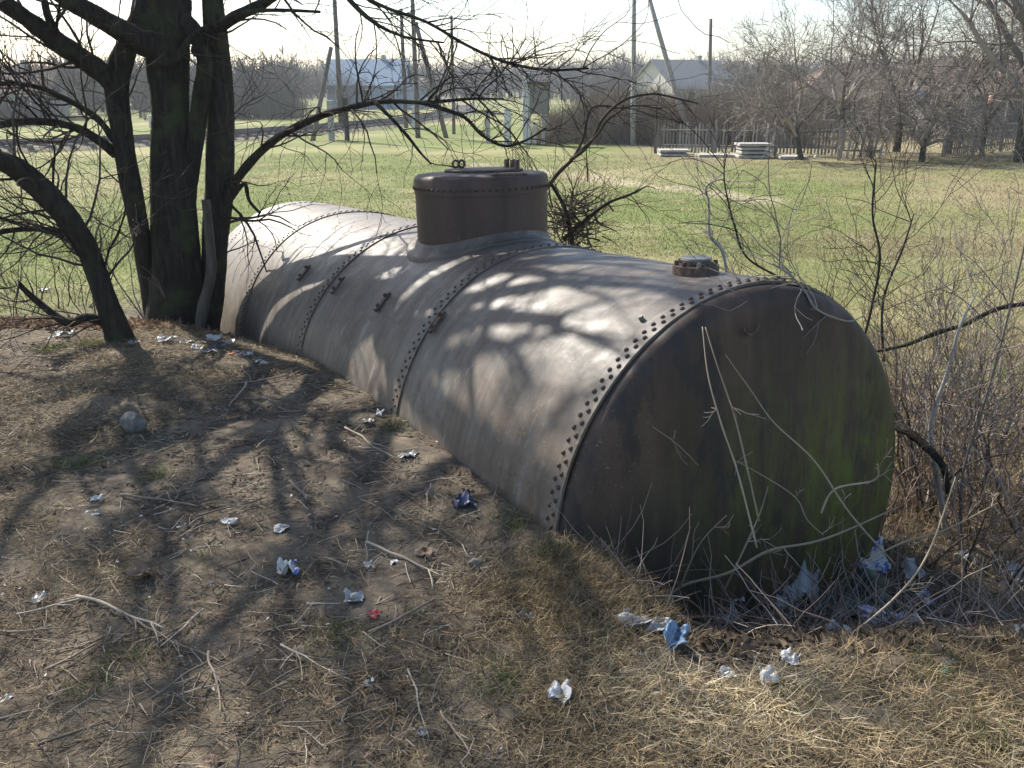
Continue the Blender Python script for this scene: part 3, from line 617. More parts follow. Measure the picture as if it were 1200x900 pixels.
# pale dry stalks in front of the end plate
for pts,ws,lb in [
 ([(700,724,3.05),(760,704,3.05),(800,690,3.1),(850,668,3.1),(900,646,3.15),(950,637,3.2),(990,622,3.25),(1055,598,3.3)],[2.5,4,4.5,4.5,4,3.5,3,1.5],'long pale cane lying across the front of the tank end'),
 ([(818,385,3.25),(832,440,3.2),(850,500,3.15),(866,560,3.1),(880,640,3.05)],[1.5,2,2.5,3,3],'left one of two thin pale stalks standing against the end plate'),
 ([(826,380,3.28),(842,430,3.22),(858,490,3.18),(872,550,3.12),(890,610,3.08)],[1.5,2,2.5,3,3],'right one of two thin pale stalks standing against the end plate'),
 ([(850,415,3.3),(880,455,3.28),(905,490,3.25),(950,540,3.2),(1000,600,3.2),(1045,660,3.2)],[1,1.5,2,2.5,3,3],'long thin stalk slanting down right across the end plate'),
 ([(770,500,3.2),(790,520,3.2),(820,548,3.2)],[1,1.5,1],'short fine twig in front of the left part of the end plate'),
 ([(850,690,3.1),(870,640,3.1),(890,600,3.15),(905,570,3.15)],[3,2.5,2,1],'upright dry stalk low in front of the end plate'),
 ([(960,600,3.2),(985,575,3.2),(1020,555,3.2),(1030,545,3.2)],[3,3,2.5,2],'pale bent twig near the right rim of the end plate'),
 ([(860,540,3.2),(890,555,3.2),(925,578,3.2),(945,610,3.2),(960,625,3.2)],[1.5,2,2,2,2],'arched dry stalk in the middle of the end plate'),
 ([(795,690,3.05),(820,640,3.1),(850,602,3.1)],[2.5,2,1.5],'thin stalk rising left of the middle of the end plate'),
 ([(1010,660,3.0),(1060,640,3.0),(1110,620,3.0),(1170,590,3.0)],[2,3,2.5,1.5],'pale cane arching to the right over the rubbish hollow'),
 ([(1000,740,2.6),(1050,700,2.65),(1090,650,2.7),(1120,560,2.8)],[3,3,2.5,1.5],'pale stalk leaning right in front of the shrubs')]:
    cane('dry_stalk',pts,ws,M_cane,lb,'stalk',2,.10,group='dry stalks before the tank end')

# ---------------------------------------------------------------- ground cover (uncountable)
def cover():
    # dark litter mat all over
    x,y=cluster(85000,-4.5,4,1.1,7.2,2.0,71,-.9); z=H(x,y)+rng.uniform(.001,.007,len(x))
    nn=len(x); o=blades('leaf_litter',np.stack([x,y,z],-1),rng.uniform(0,6.28,nn),rng.normal(.03,.14,nn),rng.uniform(.012,.045,nn),rng.uniform(.0015,.006,nn),rng.beta(2.2,1.8,nn),M_litter,.6); tag(o,kind='stuff')
    # fine straw, in mats
    x,y=cluster(120000,-4.5,4,1.1,6.8,2.6,81,-.05); nn=len(x); z=H(x,y)+rng.uniform(.006,.022,nn)
    o=blades('dry_straw',np.stack([x,y,z],-1),rng.uniform(0,6.28,nn),rng.normal(.08,.22,nn),rng.uniform(.02,.085,nn),rng.uniform(.001,.0024,nn),np.clip(rng.beta(2.4,2.6,nn)-.2*ss(.4,-1.0,x)*ss(5.5,3.8,y),0,1),M_straw,.9); tag(o,kind='stuff')
    # thick dry grass on the lower right plateau and rim of the hollow
    x=rng.uniform(-.2,3.2,150000); y=rng.uniform(1.2,3.6,150000)
    dd=y-np.interp(x,EX,EY); v=vnoise(x,y,3.5,31)
    k=(dd+.3*v<.25)&(y<.2*vnoise(x,y,2,33)+2.45)&outside_tank(x,y)&(x+.25*v> .15+ (2.6-y)*.1); x=x[k][:48000];y=y[k][:48000]; nn=len(x); z=H(x,y)+.004
    o=blades('dry_grass',np.stack([x,y,z],-1),rng.normal(-.9,1.3,nn),np.abs(rng.normal(.35,.35,nn)),rng.uniform(.04,.13,nn),rng.uniform(.0011,.0026,nn),np.clip(rng.beta(3.4,2.0,nn)-.25*np.clip(vnoise(x,y,4,61),-1,1),0,1),M_straw,1.0); tag(o,kind='stuff')
    # tuft at lower left of the end plate
    P0=ground(690,680); nn=9000; x=rng.normal(P0[0]-.04,.18,nn);y=rng.normal(P0[1]-.06,.15,nn); k=outside_tank(x,y); x=x[k];y=y[k];nn=len(x);z=H(x,y)
    o=blades('dry_grass',np.stack([x,y,z],-1),rng.normal(-.6,1.4,nn),np.abs(rng.normal(.6,.35,nn)),rng.uniform(.05,.13,nn),rng.uniform(.0012,.0026,nn),rng.beta(2.0,2.8,nn),M_straw,1.1); tag(o,kind='stuff')
    # hollow and bank: brown stems
    x=rng.uniform(.4,6,60000); y=rng.uniform(2.4,7.5,60000); dd=y-np.interp(x,EX,EY)
    k=(dd>.1)&outside_tank(x,y); x=x[k];y=y[k]; x=x[:34000];y=y[:34000]; nn=len(x); z=H(x,y)
    o=blades('bank_undergrowth',np.stack([x,y,z],-1),rng.uniform(0,6.28,nn),np.abs(rng.normal(.5,.5,nn)),np.where((x<1.9)&(y<3.9),rng.uniform(.03,.09,nn),rng.uniform(.06,.24,nn)),rng.uniform(.0014,.0035,nn),rng.beta(2,2.4,nn),M_brown,.9); tag(o,kind='stuff')
    x=rng.uniform(.4,7,60000); y=rng.uniform(3.4,9.5,60000); dd=y-np.interp(x,EX,EY)
    k=(dd>1.3)&outside_tank(x,y)&(vnoise(x,y,1.6,44)>-.4); x=x[k][:30000];y=y[k][:30000]; nn=len(x); z=H(x,y)
    o=blades('tall_dry_grass',np.stack([x,y,z],-1),rng.uniform(0,6.28,nn),np.abs(rng.normal(.8,.35,nn)),rng.uniform(.08,.26,nn),rng.uniform(.002,.005,nn),rng.beta(3,2,nn),M_straw,.6); tag(o,kind='stuff')
    x=rng.normal(1.15,.6,14000); y=rng.normal(3.0,.4,14000); k=(y-np.interp(x,EX,EY)>.1)&outside_tank(x,y)&(x>.2); x=x[k];y=y[k];nn=len(x)
    o=blades('rotting_leaves',np.stack([x,y,H(x,y)+rng.uniform(.005,.03,nn)],-1),rng.uniform(0,6.28,nn),rng.normal(.1,.4,nn),rng.uniform(.02,.06,nn),rng.uniform(.008,.025,nn),rng.beta(1.4,3,nn),M_litter,.5); tag(o,kind='stuff')
    # dry leaves blown over the worn earth
    x,y=cluster(3500,-4.5,3,1.2,7,1.5,77,-.4); nn=len(x)
    o=blades('dead_leaves',np.stack([x,y,H(x,y)+rng.uniform(.003,.01,nn)],-1),rng.uniform(0,6.28,nn),rng.normal(.05,.25,nn),rng.uniform(.015,.038,nn),rng.uniform(.007,.016,nn),rng.beta(2.6,1.6,nn),M_litter,.6); tag(o,kind='stuff')
    # pea sized bits of dirty paper and plastic
    x,y=cluster(420,-4,3.2,1.4,6,1.5,78,-.8); nn=len(x)
    o=blades('rubbish_crumbs',np.stack([x,y,H(x,y)+.018],-1),rng.uniform(0,6.28,nn),rng.normal(0,.2,nn),rng.uniform(.006,.02,nn),rng.uniform(.004,.011,nn),rng.random(nn),attr_mat('dirty_bits',[(0,(.3,.29,.27)),(.8,(.5,.49,.46)),(1,(.62,.6,.58))]),.5); tag(o,kind='stuff')
    # leaf litter under the left trees
    x=rng.uniform(-7.5,-1.5,30000); y=rng.uniform(6.3,9.0,30000); k=outside_tank(x,y); x=x[k];y=y[k]; nn=len(x); z=H(x,y)+.01
    o=blades('fallen_leaves',np.stack([x,y,z],-1),rng.uniform(0,6.28,nn),rng.normal(.2,.5,nn),rng.uniform(.03,.08,nn),rng.uniform(.01,.03,nn),rng.beta(2,2,nn),M_brown,.5); tag(o,kind='stuff')
    # meadow grass
    def meadow(nn,y0,y1,L,Wd,seed):
        u=rng.random(nn); y=y0*(y1/y0)**u; x=rng.uniform(-.66,.66,nn)*y; dd=y-np.interp(x,EX,EY)
        g=ss(1.6,5,dd+.8*vnoise(x,y,1.3,9)); k=(rng.random(nn)<g)&outside_tank(x,y); x=x[k];y=y[k]; n2=len(x)
        pa=np.clip(vnoise(x,y,.45,seed)*.5+vnoise(x,y,1.6,seed+1)*.4+vnoise(x,y,6,seed+2)*.25,-1,1)
        pa=pa+.6*ss(1,6,x-.12*y)+.35*ss(10.5,8,y)-.12*ss(0,-4,x)
        pa=pa+.9*ss(25,31,y)*ss(1,5,x)
        rv=np.clip(rng.beta(3,2,n2)-np.clip(pa+.12,0,1)*.9-.6*ss(.9,.2,pathd(x,y)),0,1)
        s=(y/8)**.35
        o=blades('meadow_grass',np.stack([x,y,H(x,y)-.004],-1),rng.uniform(0,6.28,n2),np.abs(rng.normal(.75,.4,n2)),rng.uniform(L*.4,L,n2)*s,Wd*s*rng.uniform(.6,1.3,n2),rv,M_grass,.5); tag(o,kind='stuff')
    meadow(230000,6.5,16,.042,.0042,90); meadow(170000,14,36,.042,.009,90)
    # tussocks of dead grass in the meadow
    for _ in range(1): 
        cx=[];cy=[]
        for _k in range(700):
            y0=7.5*(34/7.5)**rnd.random(); x0=rnd.uniform(-.6,.62)*y0
            if x0<1.5 and y0<10: continue
            m_=rnd.randint(14,40); cx+=list(rng.normal(x0,.09,m_)); cy+=list(rng.normal(y0,.09,m_))
        x=np.array(cx);y=np.array(cy);k=outside_tank(x,y);x=x[k];y=y[k];nn=len(x)
        o=blades('dead_grass_tussocks',np.stack([x,y,H(x,y)],-1),rng.uniform(0,6.28,nn),np.abs(rng.normal(.9,.35,nn)),rng.uniform(.06,.17,nn),.0035*(y/8)**.5,rng.beta(4,2,nn),M_straw,.7); tag(o,kind='stuff')
    # few green tufts on the worn earth
    x=[];y=[]
    for px,py_,k in ((645,650,260),(90,545,160),(180,560,120),(240,660,120),(395,748,90),(590,800,140),(95,815,80),(140,780,80),(1100,790,160),(960,830,120),(1150,870,140),(110,405,260),(60,410,200),(600,615,140),(460,500,110)):
        P=ground(px,py_); x+=list(rng.normal(P[0],.06,k)); y+=list(rng.normal(P[1],.05,k))
    x=np.array(x);y=np.array(y); k=outside_tank(x,y); x=x[k];y=y[k]; nn=len(x)
    o=blades('green_grass',np.stack([x,y,H(x,y)],-1),rng.uniform(0,6.28,nn),np.abs(rng.normal(.8,.4,nn)),rng.uniform(.03,.075,nn),np.full(nn,.0028),rng.beta(2,1.6,nn)*.7+.25,M_grass,.6); tag(o,kind='stuff')
cover()

# ---------------------------------------------------------------- sticks
M_stick=attr_mat('dry_stick',[(0,(.12,.095,.07)),(.5,(.26,.21,.16)),(1,(.45,.39,.31))],.8,.25)
sticks=[((90,705),(200,740),5,'pale forked stick in the lower left corner ground'),((20,725),(110,700),3.5,'dark thin stick left of the forked stick'),((0,745),(80,742),3,'grey twig at the left edge near the bottom'),
((180,825),(250,780),5,'short thick stick pointing up right near the bottom left'),((240,720),(195,765),3.5,'thin tan stick below the forked stick'),((435,750),(515,712),6,'straight grey stick right of the red scrap'),((430,640),(520,680),5,'tan stick beside the orange scrap'),((340,568),(366,588),4,'short pale stick in front of the tree shadow'),
((360,713),(400,713),3.5,'small white stick left of the red scrap'),((385,660),(415,672),4,'small grey stick between cigarette pack and translucent scrap'),((55,790),(115,760),4,'dark stick at the lower left'),((45,880),(130,855),4,'slanting dry twig at the bottom left corner'),((480,790),(500,870),3,'thin twig near the bottom centre'),((515,840),(548,895),4,'curved twig by the bottom edge'),
((282,433),(288,452),3,'white twig end near the tree foot'),((288,452),(270,480),3,'grey twig below the white twig end'),((250,455),(345,440),3,'long dark twig lying in front of the tank'),((140,585),(230,600),3,'pale long straw stick in mid left'),((230,610),(300,590),3,'tan stick leaning in dry straw mid left'),((160,730),(270,780),3,'thin grey twig crossing the lower left'),((245,770),(262,845),4,'forked grey twig near the lower centre left'),((0,850),(60,835),3,'faint twig at left bottom edge'),
((560,690),(600,640),3,'dry stem in straw beside the tank seam'),((470,600),(560,650),3,'long dry stem in the straw near the dark bottle'),((690,810),(760,880),3,'dry stem in bottom grass'),((330,760),(420,800),3,'twig in the bare earth below the pack'),((405,505),(470,540),3,'twig near the tank foot'),((300,530),(330,500),3,'short twig in the shadow bars'),((1010,810),(1090,770),4,'twig in the grass below the white bag'),((570,590),(640,560),3,'twig at the tank foot near front seam')]
for (a,b_,w_,lb) in sticks:
    A=ground(*a);B=ground(*b_); n_=7; t=np.linspace(0,1,n_)[:,None]; P=A*(1-t)+B*t; Lg=np.linalg.norm(B-A)
    sd_=nrm(np.cross(B-A,[0,0,1.])); P=P+sd_*(np.cumsum([rnd.gauss(0,.018) for _ in range(n_)])*Lg)[:,None]
    r=w_*np.linalg.norm(A-CAM)/F/2*.8; P[:,2]=H(P[:,0],P[:,1])+r+.012
    tb=Tubes(); tb.add(smooth_path(P,2),np.linspace(r,r*.5,2*(n_-1)+1)*(1+.1*np.array([rnd.uniform(-1,1) for _ in range(13)])),6)
    if Lg>.15: 
        for _ in range(rnd.randint(1,3)):
            i=rnd.randint(2,5); d=nrm(B-A)+sd_*rnd.choice((-1,1))*rnd.uniform(.4,.9); q,_d=walk(P[i],d,Lg*rnd.uniform(.15,.35),4,.15); q[:,2]=H(q[:,0],q[:,1])+r+.012; tb.add(q,np.linspace(r*.6,r*.3,5),5)
    tag(tb.build('stick',M_stick),lb,'stick','dry sticks lying on the worn earth')
# countless small twigs
tb=Tubes(); 
for _ in range(5200):
    y=rnd.uniform(1.3,6.0); x=rnd.uniform(-.64,.55)*y
    if not outside_tank(np.array([x]),np.array([y]))[0]: continue
    a=rnd.uniform(0,6.28); L=rnd.uniform(.03,.16); P,_=walk((x,y,0),(math.cos(a),math.sin(a),0),L,4,.22); P[:,2]=H(P[:,0],P[:,1])+rnd.uniform(.006,.02); tb.add(P,np.linspace(1,.6,5)*rnd.uniform(.001,.0026),3,cap=False)
tag(tb.build('small_twigs',M_stick),kind='stuff')

tb=Tubes()
for _ in range(1500):
    x=rnd.gauss(1.25,.65); y=rnd.gauss(3.0,.3)
    if not (outside_tank(np.array([x]),np.array([y]))[0] and 2.5<y<4.2 and x>.35): continue
    d=rvec(); d[2]=abs(d[2])*.45; P,_=walk((x,y,gz(x,y)),d,rnd.uniform(.1,.45),5,.25); P[:,2]=np.maximum(P[:,2],H(P[:,0],P[:,1])+.004); tb.add(P,np.linspace(1,.5,6)*rnd.uniform(.0012,.0035),4,cap=False)
tag(tb.build('tangled_dead_twigs',M_redtwig),kind='stuff')
# ---------------------------------------------------------------- litter
def pmat(name,stops,scale,rough=.45,transl=0,sc3=None):
    m,n,b=mat(name,rough,.5); f=noise(n,scale,3,.5,sc3=sc3); setc(n,b,ramp(n,f,stops,'CONSTANT' if len(stops)>2 else 'LINEAR'))
    return m
W=(.56,.54,.49)
PM={'white':pmat('white_plastic',[(0,(.42,.42,.40)),(1,W)],20),
 'whiteblue':pmat('white_and_blue_print',[(0,W),(.52,W),(.56,(.08,.14,.42)),(.66,(.42,.46,.52))],22),
 'blue':pmat('blue_and_white_wrapper',[(0,(.50,.51,.53)),(.42,(.16,.25,.36)),(.55,(.07,.12,.20)),(.63,(.45,.22,.12))],16),
 'red':pmat('red_wrapper',[(0,(.5,.03,.03)),(.5,(.62,.05,.05)),(.62,(.35,.02,.02))],30),
 'orange':pmat('orange_wrapper',[(0,(.55,.20,.08)),(.5,(.62,.26,.12)),(.6,(.5,.46,.42))],18),
 'grey':pmat('grey_plastic',[(0,(.34,.34,.34)),(1,(.58,.59,.60))],14,.5),
 'clear':pmat('milky_film',[(0,(.26,.26,.25)),(1,(.46,.46,.44))],18,.3),
 'green':pmat('green_bag_film',[(0,(.015,.03,.022)),(.45,(.03,.06,.04)),(.6,(.10,.12,.11))],12,.35),
 'teal':pmat('teal_plastic',[(0,(.02,.25,.20)),(1,(.05,.38,.30))],20),
 'violet':pmat('white_violet_print',[(0,(.52,.52,.54)),(.46,(.52,.52,.54)),(.5,(.30,.24,.45)),(.58,(.52,.52,.54)),(.66,(.14,.34,.14))],14),
 'dark':pmat('dark_blue_packet',[(0,(.02,.025,.05)),(.5,(.04,.06,.14)),(.62,(.3,.3,.32))],24),
 'paleblue':pmat('pale_blue_film',[(0,(.34,.36,.35)),(1,(.52,.54,.53))],9,.4),
 'yellow':pmat('white_and_yellow_packet',[(0,(.54,.52,.48)),(.5,(.54,.52,.48)),(.54,(.58,.36,.06)),(.62,(.10,.05,.03))],16),
 'leaf':pmat('brown_paper',[(0,(.20,.13,.08)),(1,(.32,.22,.15))],20,.8)}
def crumple(name,px,py_,wpx,hpx,mk,label,cat,amt=.35,rot=None,lift=.0,bowl=.0,flat=False,Yo=0):
    P=ground(px,py_+hpx*.25); P[1]+=Yo; P[2]=gz(P[0],P[1]); D=np.linalg.norm(P-CAM)
    sc_=.8 if px<700 else 1.15 if (py_<745 and wpx>=40) else .85; wx=wpx*D/F*.95*sc_; hy=sc_*hpx*D/F*(1.0 if not flat else 1.7)
    n_=18; u=np.linspace(-1,1,n_); U,Vv=np.meshgrid(u,u,indexing='ij')
    r=np.random.default_rng(int(px*7+py_)); 
    def wv(): 
        o=np.zeros_like(U)
        for _ in range(7):
            a=r.uniform(0,6.28);k=r.uniform(1.5,6); o+=np.abs(((k*(U*math.cos(a)+Vv*math.sin(a))+r.uniform(0,6))/3.14)%2-1)-.5
        return o/3
    wpx=wpx; ed=1-.16*(1+np.sin(r.uniform(1.5,3)*U+r.uniform(0,6))*np.cos(r.uniform(1.5,3)*Vv+r.uniform(0,6)))
    sx=wx/2*ed*(1+.15*wv()*amt*2); X_=U*sx; Y_=Vv*ed*(hy*.5)*(1+.3*wv()*amt)
    Z_=(wv()*amt+.5*amt*np.abs(wv())*2)*min(wx,hy)*.9+bowl*(U**2+Vv**2)*wx*.2
    if not flat: Z_=Z_*1.1+ (Vv+1)*.5*hy*.3; Y_=Y_*.8
    X_=X_+wv()*amt*wx*.12; Y_=Y_+wv()*amt*hy*.12
    Z_=Z_-Z_.min()+.003
    jj=r.normal(0,.011,(3,n_,n_)); X_=X_+jj[0]*wx*1.2; Y_=Y_+jj[1]*hy*1.2; Z_=Z_+np.abs(jj[2])*min(wx,hy)*1.2
    edge=(np.maximum(abs(U),abs(Vv))>.99); X_=X_*np.where(edge,r.uniform(.9,1.04,(n_,n_)),1); Y_=Y_*np.where(edge,r.uniform(.9,1.04,(n_,n_)),1)
    Vt=np.stack([X_,Y_,Z_],-1).reshape(-1,3)
    a=r.uniform(-.5,.5) if rot is None else rot
    c,s=math.cos(a),math.sin(a); Vt=Vt@np.array([[c,s,0],[-s,c,0],[0,0,1]])
    id_=np.arange(n_*n_).reshape(n_,n_); Qd=np.stack([id_[:-1,:-1],id_[1:,:-1],id_[1:,1:],id_[:-1,1:]],-1).reshape(-1,4)
    me=arr_mesh(name,Vt,[Qd]); o=link(name,me,PM[mk],smooth=False); o.location=(P[0],P[1],P[2]+lift)
    m_=o.modifiers.new('thick','SOLIDIFY'); m_.thickness=.0015
    tag(o,label,cat,'litter scattered round the tank'); return o
cr_=[('plastic_wrapper',791,752,38,26,'blue','crumpled blue and white wrapper in the grass below the end plate','wrapper'),
('plastic_bag',828,716,74,44,'grey','grey crumpled sheet of plastic at the foot of the end plate','plastic'),
('plastic_bag',893,705,50,34,'dark','dark blue grey bag between two pale sheets under the end plate','bag'),
('plastic_sheet',934,698,48,56,'paleblue','pale blue film standing up at the lower edge of the tank','plastic sheet'),
('plastic_bag',1046,738,80,34,'violet','white bag with violet and green print right of the hollow','bag'),
('plastic_bag',1005,712,90,58,'green','dark green film bag heaped in the hollow','bag'),
('plastic_sheet',1016,655,40,40,'whiteblue','white and blue film caught in the shrubs beside the tank','plastic sheet'),
('plastic_sheet',1066,672,30,34,'clear','milky scrap in the shrubs right of the green bag','plastic sheet'),
('plastic_scrap',852,790,24,24,'whiteblue','small white and blue scrap left of the yellow packet','scrap'),
('food_packet',900,794,28,38,'yellow','white packet with yellow corner in the dry grass','packet'),
('paper_scrap',926,772,30,18,'grey','grey paper scrap behind the yellow packet','scrap'),
('plastic_scrap',1131,655,26,24,'paleblue','pale scrap among stems at right','scrap'),
('plastic_bag',1190,672,22,36,'white','white bag among stems at the right edge','bag'),
('plastic_cup',1196,742,20,22,'white','white lump at the right edge of the grass','plastic'),
('paper_scrap',1167,722,26,22,'white','white torn scrap left of the right edge lump','scrap'),
('stone_scrap',1108,776,26,14,'clear','flat pale grey scrap below the violet printed bag','scrap'),
('bottle_cap',1110,790,18,10,'teal','small teal scrap under the pale grey scrap','scrap'),
('plastic_bag',770,735,30,20,'clear','small milky bag left of the blue and white wrapper under the tank','bag'),
('plastic_scrap',870,745,34,18,'paleblue','pale blue rag half buried in the middle of the hollow','rag'),
('plastic_scrap',905,745,24,16,'dark','dark scrap beside the pale blue rag in the hollow','scrap'),
('plastic_sheet',980,745,40,20,'clear','milky sheet under the green bag','plastic sheet'),
('plastic_scrap',1000,770,24,14,'grey','grey scrap on the rim of the hollow below the milky sheet','scrap'),
('plastic_bottle',960,725,26,16,'teal','small green crushed bottle beside the green bag','bottle'),
('plastic_scrap',1085,700,26,18,'whiteblue','white and blue scrap under the stems right of the violet printed bag','scrap'),
('plastic_scrap',745,728,40,18,'grey','grey scrap half hidden in dry grass left of the grey sheet','scrap'),
('cigarette_pack',338,670,36,20,'whiteblue','flattened white and blue cigarette pack on the bare earth','cigarette pack'),
('plastic_scrap',354,657,14,10,'white','tiny white scrap just behind the cigarette pack','scrap'),
('plastic_film',415,701,34,22,'clear','milky film scrap left of the red scrap','scrap'),
('red_wrapper',438,720,20,14,'red','small crumpled red scrap on the earth','wrapper'),
('dry_leaf',499,648,30,16,'leaf','curled orange brown leaf near the tan stick','leaf'),
('paper_scrap',330,619,26,12,'white','white torn paper behind the cigarette pack','scrap'),
('paper_scrap',269,611,22,12,'white','white oval paper scrap left of the torn paper','scrap'),
('paper_scrap',114,584,20,10,'white','thin white scrap in mid left shadow','scrap'),
('paper_scrap',108,604,34,12,'clear','long greyish scrap under the thin white scrap','scrap'),
('paper_scrap',46,702,16,12,'white','small white scrap near the left edge','scrap'),
('paper_scrap',432,662,16,12,'clear','small pale scrap right of the cigarette pack','scrap'),
('paper_scrap',462,660,18,10,'clear','small grey scrap between the packs and the leaf','scrap'),
('drink_bottle',543,586,36,28,'dark','dark blue squashed packet at the foot of the tank','packet'),
('paper_scrap',478,532,30,14,'clear','pale torn scrap at the foot of the tank seam','scrap'),
('paper_scrap',445,484,16,14,'white','upright white scrap at the tank foot by the middle seam','scrap'),
('paper_scrap',432,494,18,8,'white','flat white scrap beside the upright white scrap','scrap'),
('paper_scrap',495,856,16,18,'white','white downy scrap near the bottom edge','scrap'),
('paper_scrap',655,815,40,26,'grey','grey faded scrap in the dry grass at bottom centre','scrap'),
('paper_scrap',618,722,28,12,'clear','dull scrap in the straw left of the tuft','scrap'),
('paper_scrap',310,426,14,7,'white','small white scrap in front of the rubbish at the tree','scrap'),
('paper_scrap',166,674,34,20,'leaf','brown torn paper in the straw at mid left','scrap'),
('paper_scrap',242,893,50,18,'leaf','brown curled leaf by the bottom edge at left','leaf'),
('paper_scrap',4,822,18,14,'white','white scrap cut by the left edge','scrap'),
('plastic_bag',196,398,28,16,'clear','dirty white bag at the foot of the old tree','bag'),
('plastic_scrap',220,400,22,10,'paleblue','pale blue scrap right of the dirty white bag','scrap'),
('plastic_bag',246,412,22,14,'whiteblue','white and blue crumpled bag near the tree foot','bag'),
('plastic_bag',258,406,22,10,'dark','dark packet behind the orange wrapper','packet'),
('plastic_wrapper',277,414,22,14,'orange','orange wrapper at the far foot of the tank','wrapper'),
('plastic_wrapper',291,414,18,14,'whiteblue','white and blue wrapper right of the orange wrapper','wrapper'),
('plastic_bag',252,398,24,12,'white','white scrap heap behind the crumpled bag at the tree','bag'),
('plastic_bag',232,406,20,14,'paleblue','pale blue scrap between the dirty white bag and the crumpled bag','scrap'),
('plastic_bag',268,400,20,12,'clear','milky bag behind the orange wrapper against the tank','bag'),
('plastic_scrap',304,424,16,9,'clear','grey scrap right of the wrappers at the far foot of the tank','scrap'),
('plastic_sheet',76,392,26,14,'paleblue','pale bag lying under the leaning trunk','bag'),
('plastic_sheet',52,340,16,9,'white','white scrap on the meadow behind the left bushes','scrap'),
('paper_scrap',158,402,16,7,'white','white scrap between the two trees','scrap'),
('paper_scrap',62,396,14,6,'white','tiny white scrap at the edge of the worn earth','scrap')]
for (nm,px,py_,w_,h_,mk,lb,ct) in cr_:
    small=h_<20
    crumple(nm,px,py_,w_,h_,mk,lb,ct,amt=.28 if small else .5,flat=h_<30 and h_<w_*.8)
# stones
def stone(px,py_,w_,h_,label,c=(.22,.21,.19)):
    P=ground(px,py_+h_*.5); D=np.linalg.norm(P-CAM); bm=bmesh.new(); bmesh.ops.create_icosphere(bm,subdivisions=3,radius=1)
    r=random.Random(int(px)); ph=[(Vector((r.gauss(0,1),r.gauss(0,1),r.gauss(0,1))).normalized(),r.uniform(.55,.85)) for _ in range(11)]
    for v in bm.verts:
        for nn,dd in ph:
            k=v.co.dot(nn)
            if k>dd: v.co-=nn*(k-dd)
    bmesh.ops.scale(bm,vec=(w_*D/F/1.7,w_*D/F/2.0,h_*D/F/1.5),verts=bm.verts)
    o=bobj('stone',bm,simple('stone_%d'%px,[(.3,tuple(k*.55 for k in c)),(.6,c),(.8,tuple(k*1.4 for k in c))],30,.9,.2,.5,.006)); o.location=(P[0],P[1],P[2]+h_*D/F*.38); tag(o,label,'stone'); return o
stone(158,492,24,26,'blocky grey stone standing alone on the worn earth left of the tree shadow')
stone(556,660,16,12,'small grey stone near the tan stick',)
stone(432,800,12,9,'small stone on the earth below the red scrap')

# ---------------------------------------------------------------- railway
M_gravel=simple('track_gravel',[(.3,(.14,.13,.085)),(.6,(.22,.195,.13)),(.8,(.33,.30,.24))],6,.95,.1,.6,.05)
M_steel=simple('rail_steel',[(.3,(.05,.04,.035)),(.7,(.12,.09,.07))],10,.6,.4)
M_sleeper=simple('sleeper_concrete',[(.3,(.12,.11,.10)),(.7,(.26,.24,.22))],8,.9,.2)
rp=smooth_path([(-75,20,0),(-40,28,0),(-20.9,37.5,0),(-12.5,49,0),(-7,68,0),(-5,95,0),(-8,140,0),(-16,200,0)],10)
def sweep(name,path,prof,mats,kind='structure',zf=None,parent=None):
    V=[];n_=len(path);k=len(prof)
    for i in range(n_):
        t=path[min(i+1,n_-1)]-path[max(i-1,0)]; t[2]=0; t=nrm(t); sd_=np.array([t[1],-t[0],0]); b0=path[i].copy(); b0[2]=H(b0[0],b0[1])
        for (a,z) in prof: V.append(b0+sd_*a+np.array([0,0,z]))
    id_=np.arange(n_*k).reshape(n_,k); Qd=np.stack([id_[:-1,:-1],id_[1:,:-1],id_[1:,1:],id_[:-1,1:]],-1).reshape(-1,4)
    o=link(name,arr_mesh(name,np.array(V),[Qd]),mats,parent,smooth=False)
    if kind: tag(o,kind=kind)
    return o
emb=sweep('railway_embankment',rp,[(1.7,-.05),(1.3,.16),(-1.3,.16),(-1.7,-.05)],M_gravel)
rw=empty('railway_track'); tag(rw,'single railway track running along the far side of the meadow at left','railway track')
for s_ in (-.76,.76): sweep('rail',rp,[(s_-.035,.26),(s_-.035,.44),(s_+.035,.44),(s_+.035,.26)],M_steel,None,parent=rw)
V=[];Fs=[]; cum=np.concatenate([[0],np.cumsum(np.linalg.norm(np.diff(rp,axis=0),axis=1))])
for dist in np.arange(18,cum[-1]*.62,.75):
    p=np.array([np.interp(dist,cum,rp[:,k]) for k in range(3)]); q=np.array([np.interp(dist+.1,cum,rp[:,k]) for k in range(3)]); t=nrm(q-p); z0=float(H(p[0],p[1]))+.2
    sx=np.array([t[1],-t[0],0]); k0=len(V)
    for a,b_,c_ in ((-1,-1,-1),(1,-1,-1),(1,1,-1),(-1,1,-1),(-1,-1,1),(1,-1,1),(1,1,1),(-1,1,1)): V.append(tuple(p*np.array([1,1,0])+sx*a*1.25+t*b_*.12+np.array([0,0,z0+c_*.07])))
    for f in ((0,1,2,3),(4,5,6,7),(0,1,5,4),(1,2,6,5),(2,3,7,6),(3,0,4,7)): Fs.append([k0+j for j in f])
me=bpy.data.meshes.new('sleepers'); me.from_pydata(V,[],Fs); o=link('sleepers',me,M_sleeper,rw,False); o['kind']='stuff'

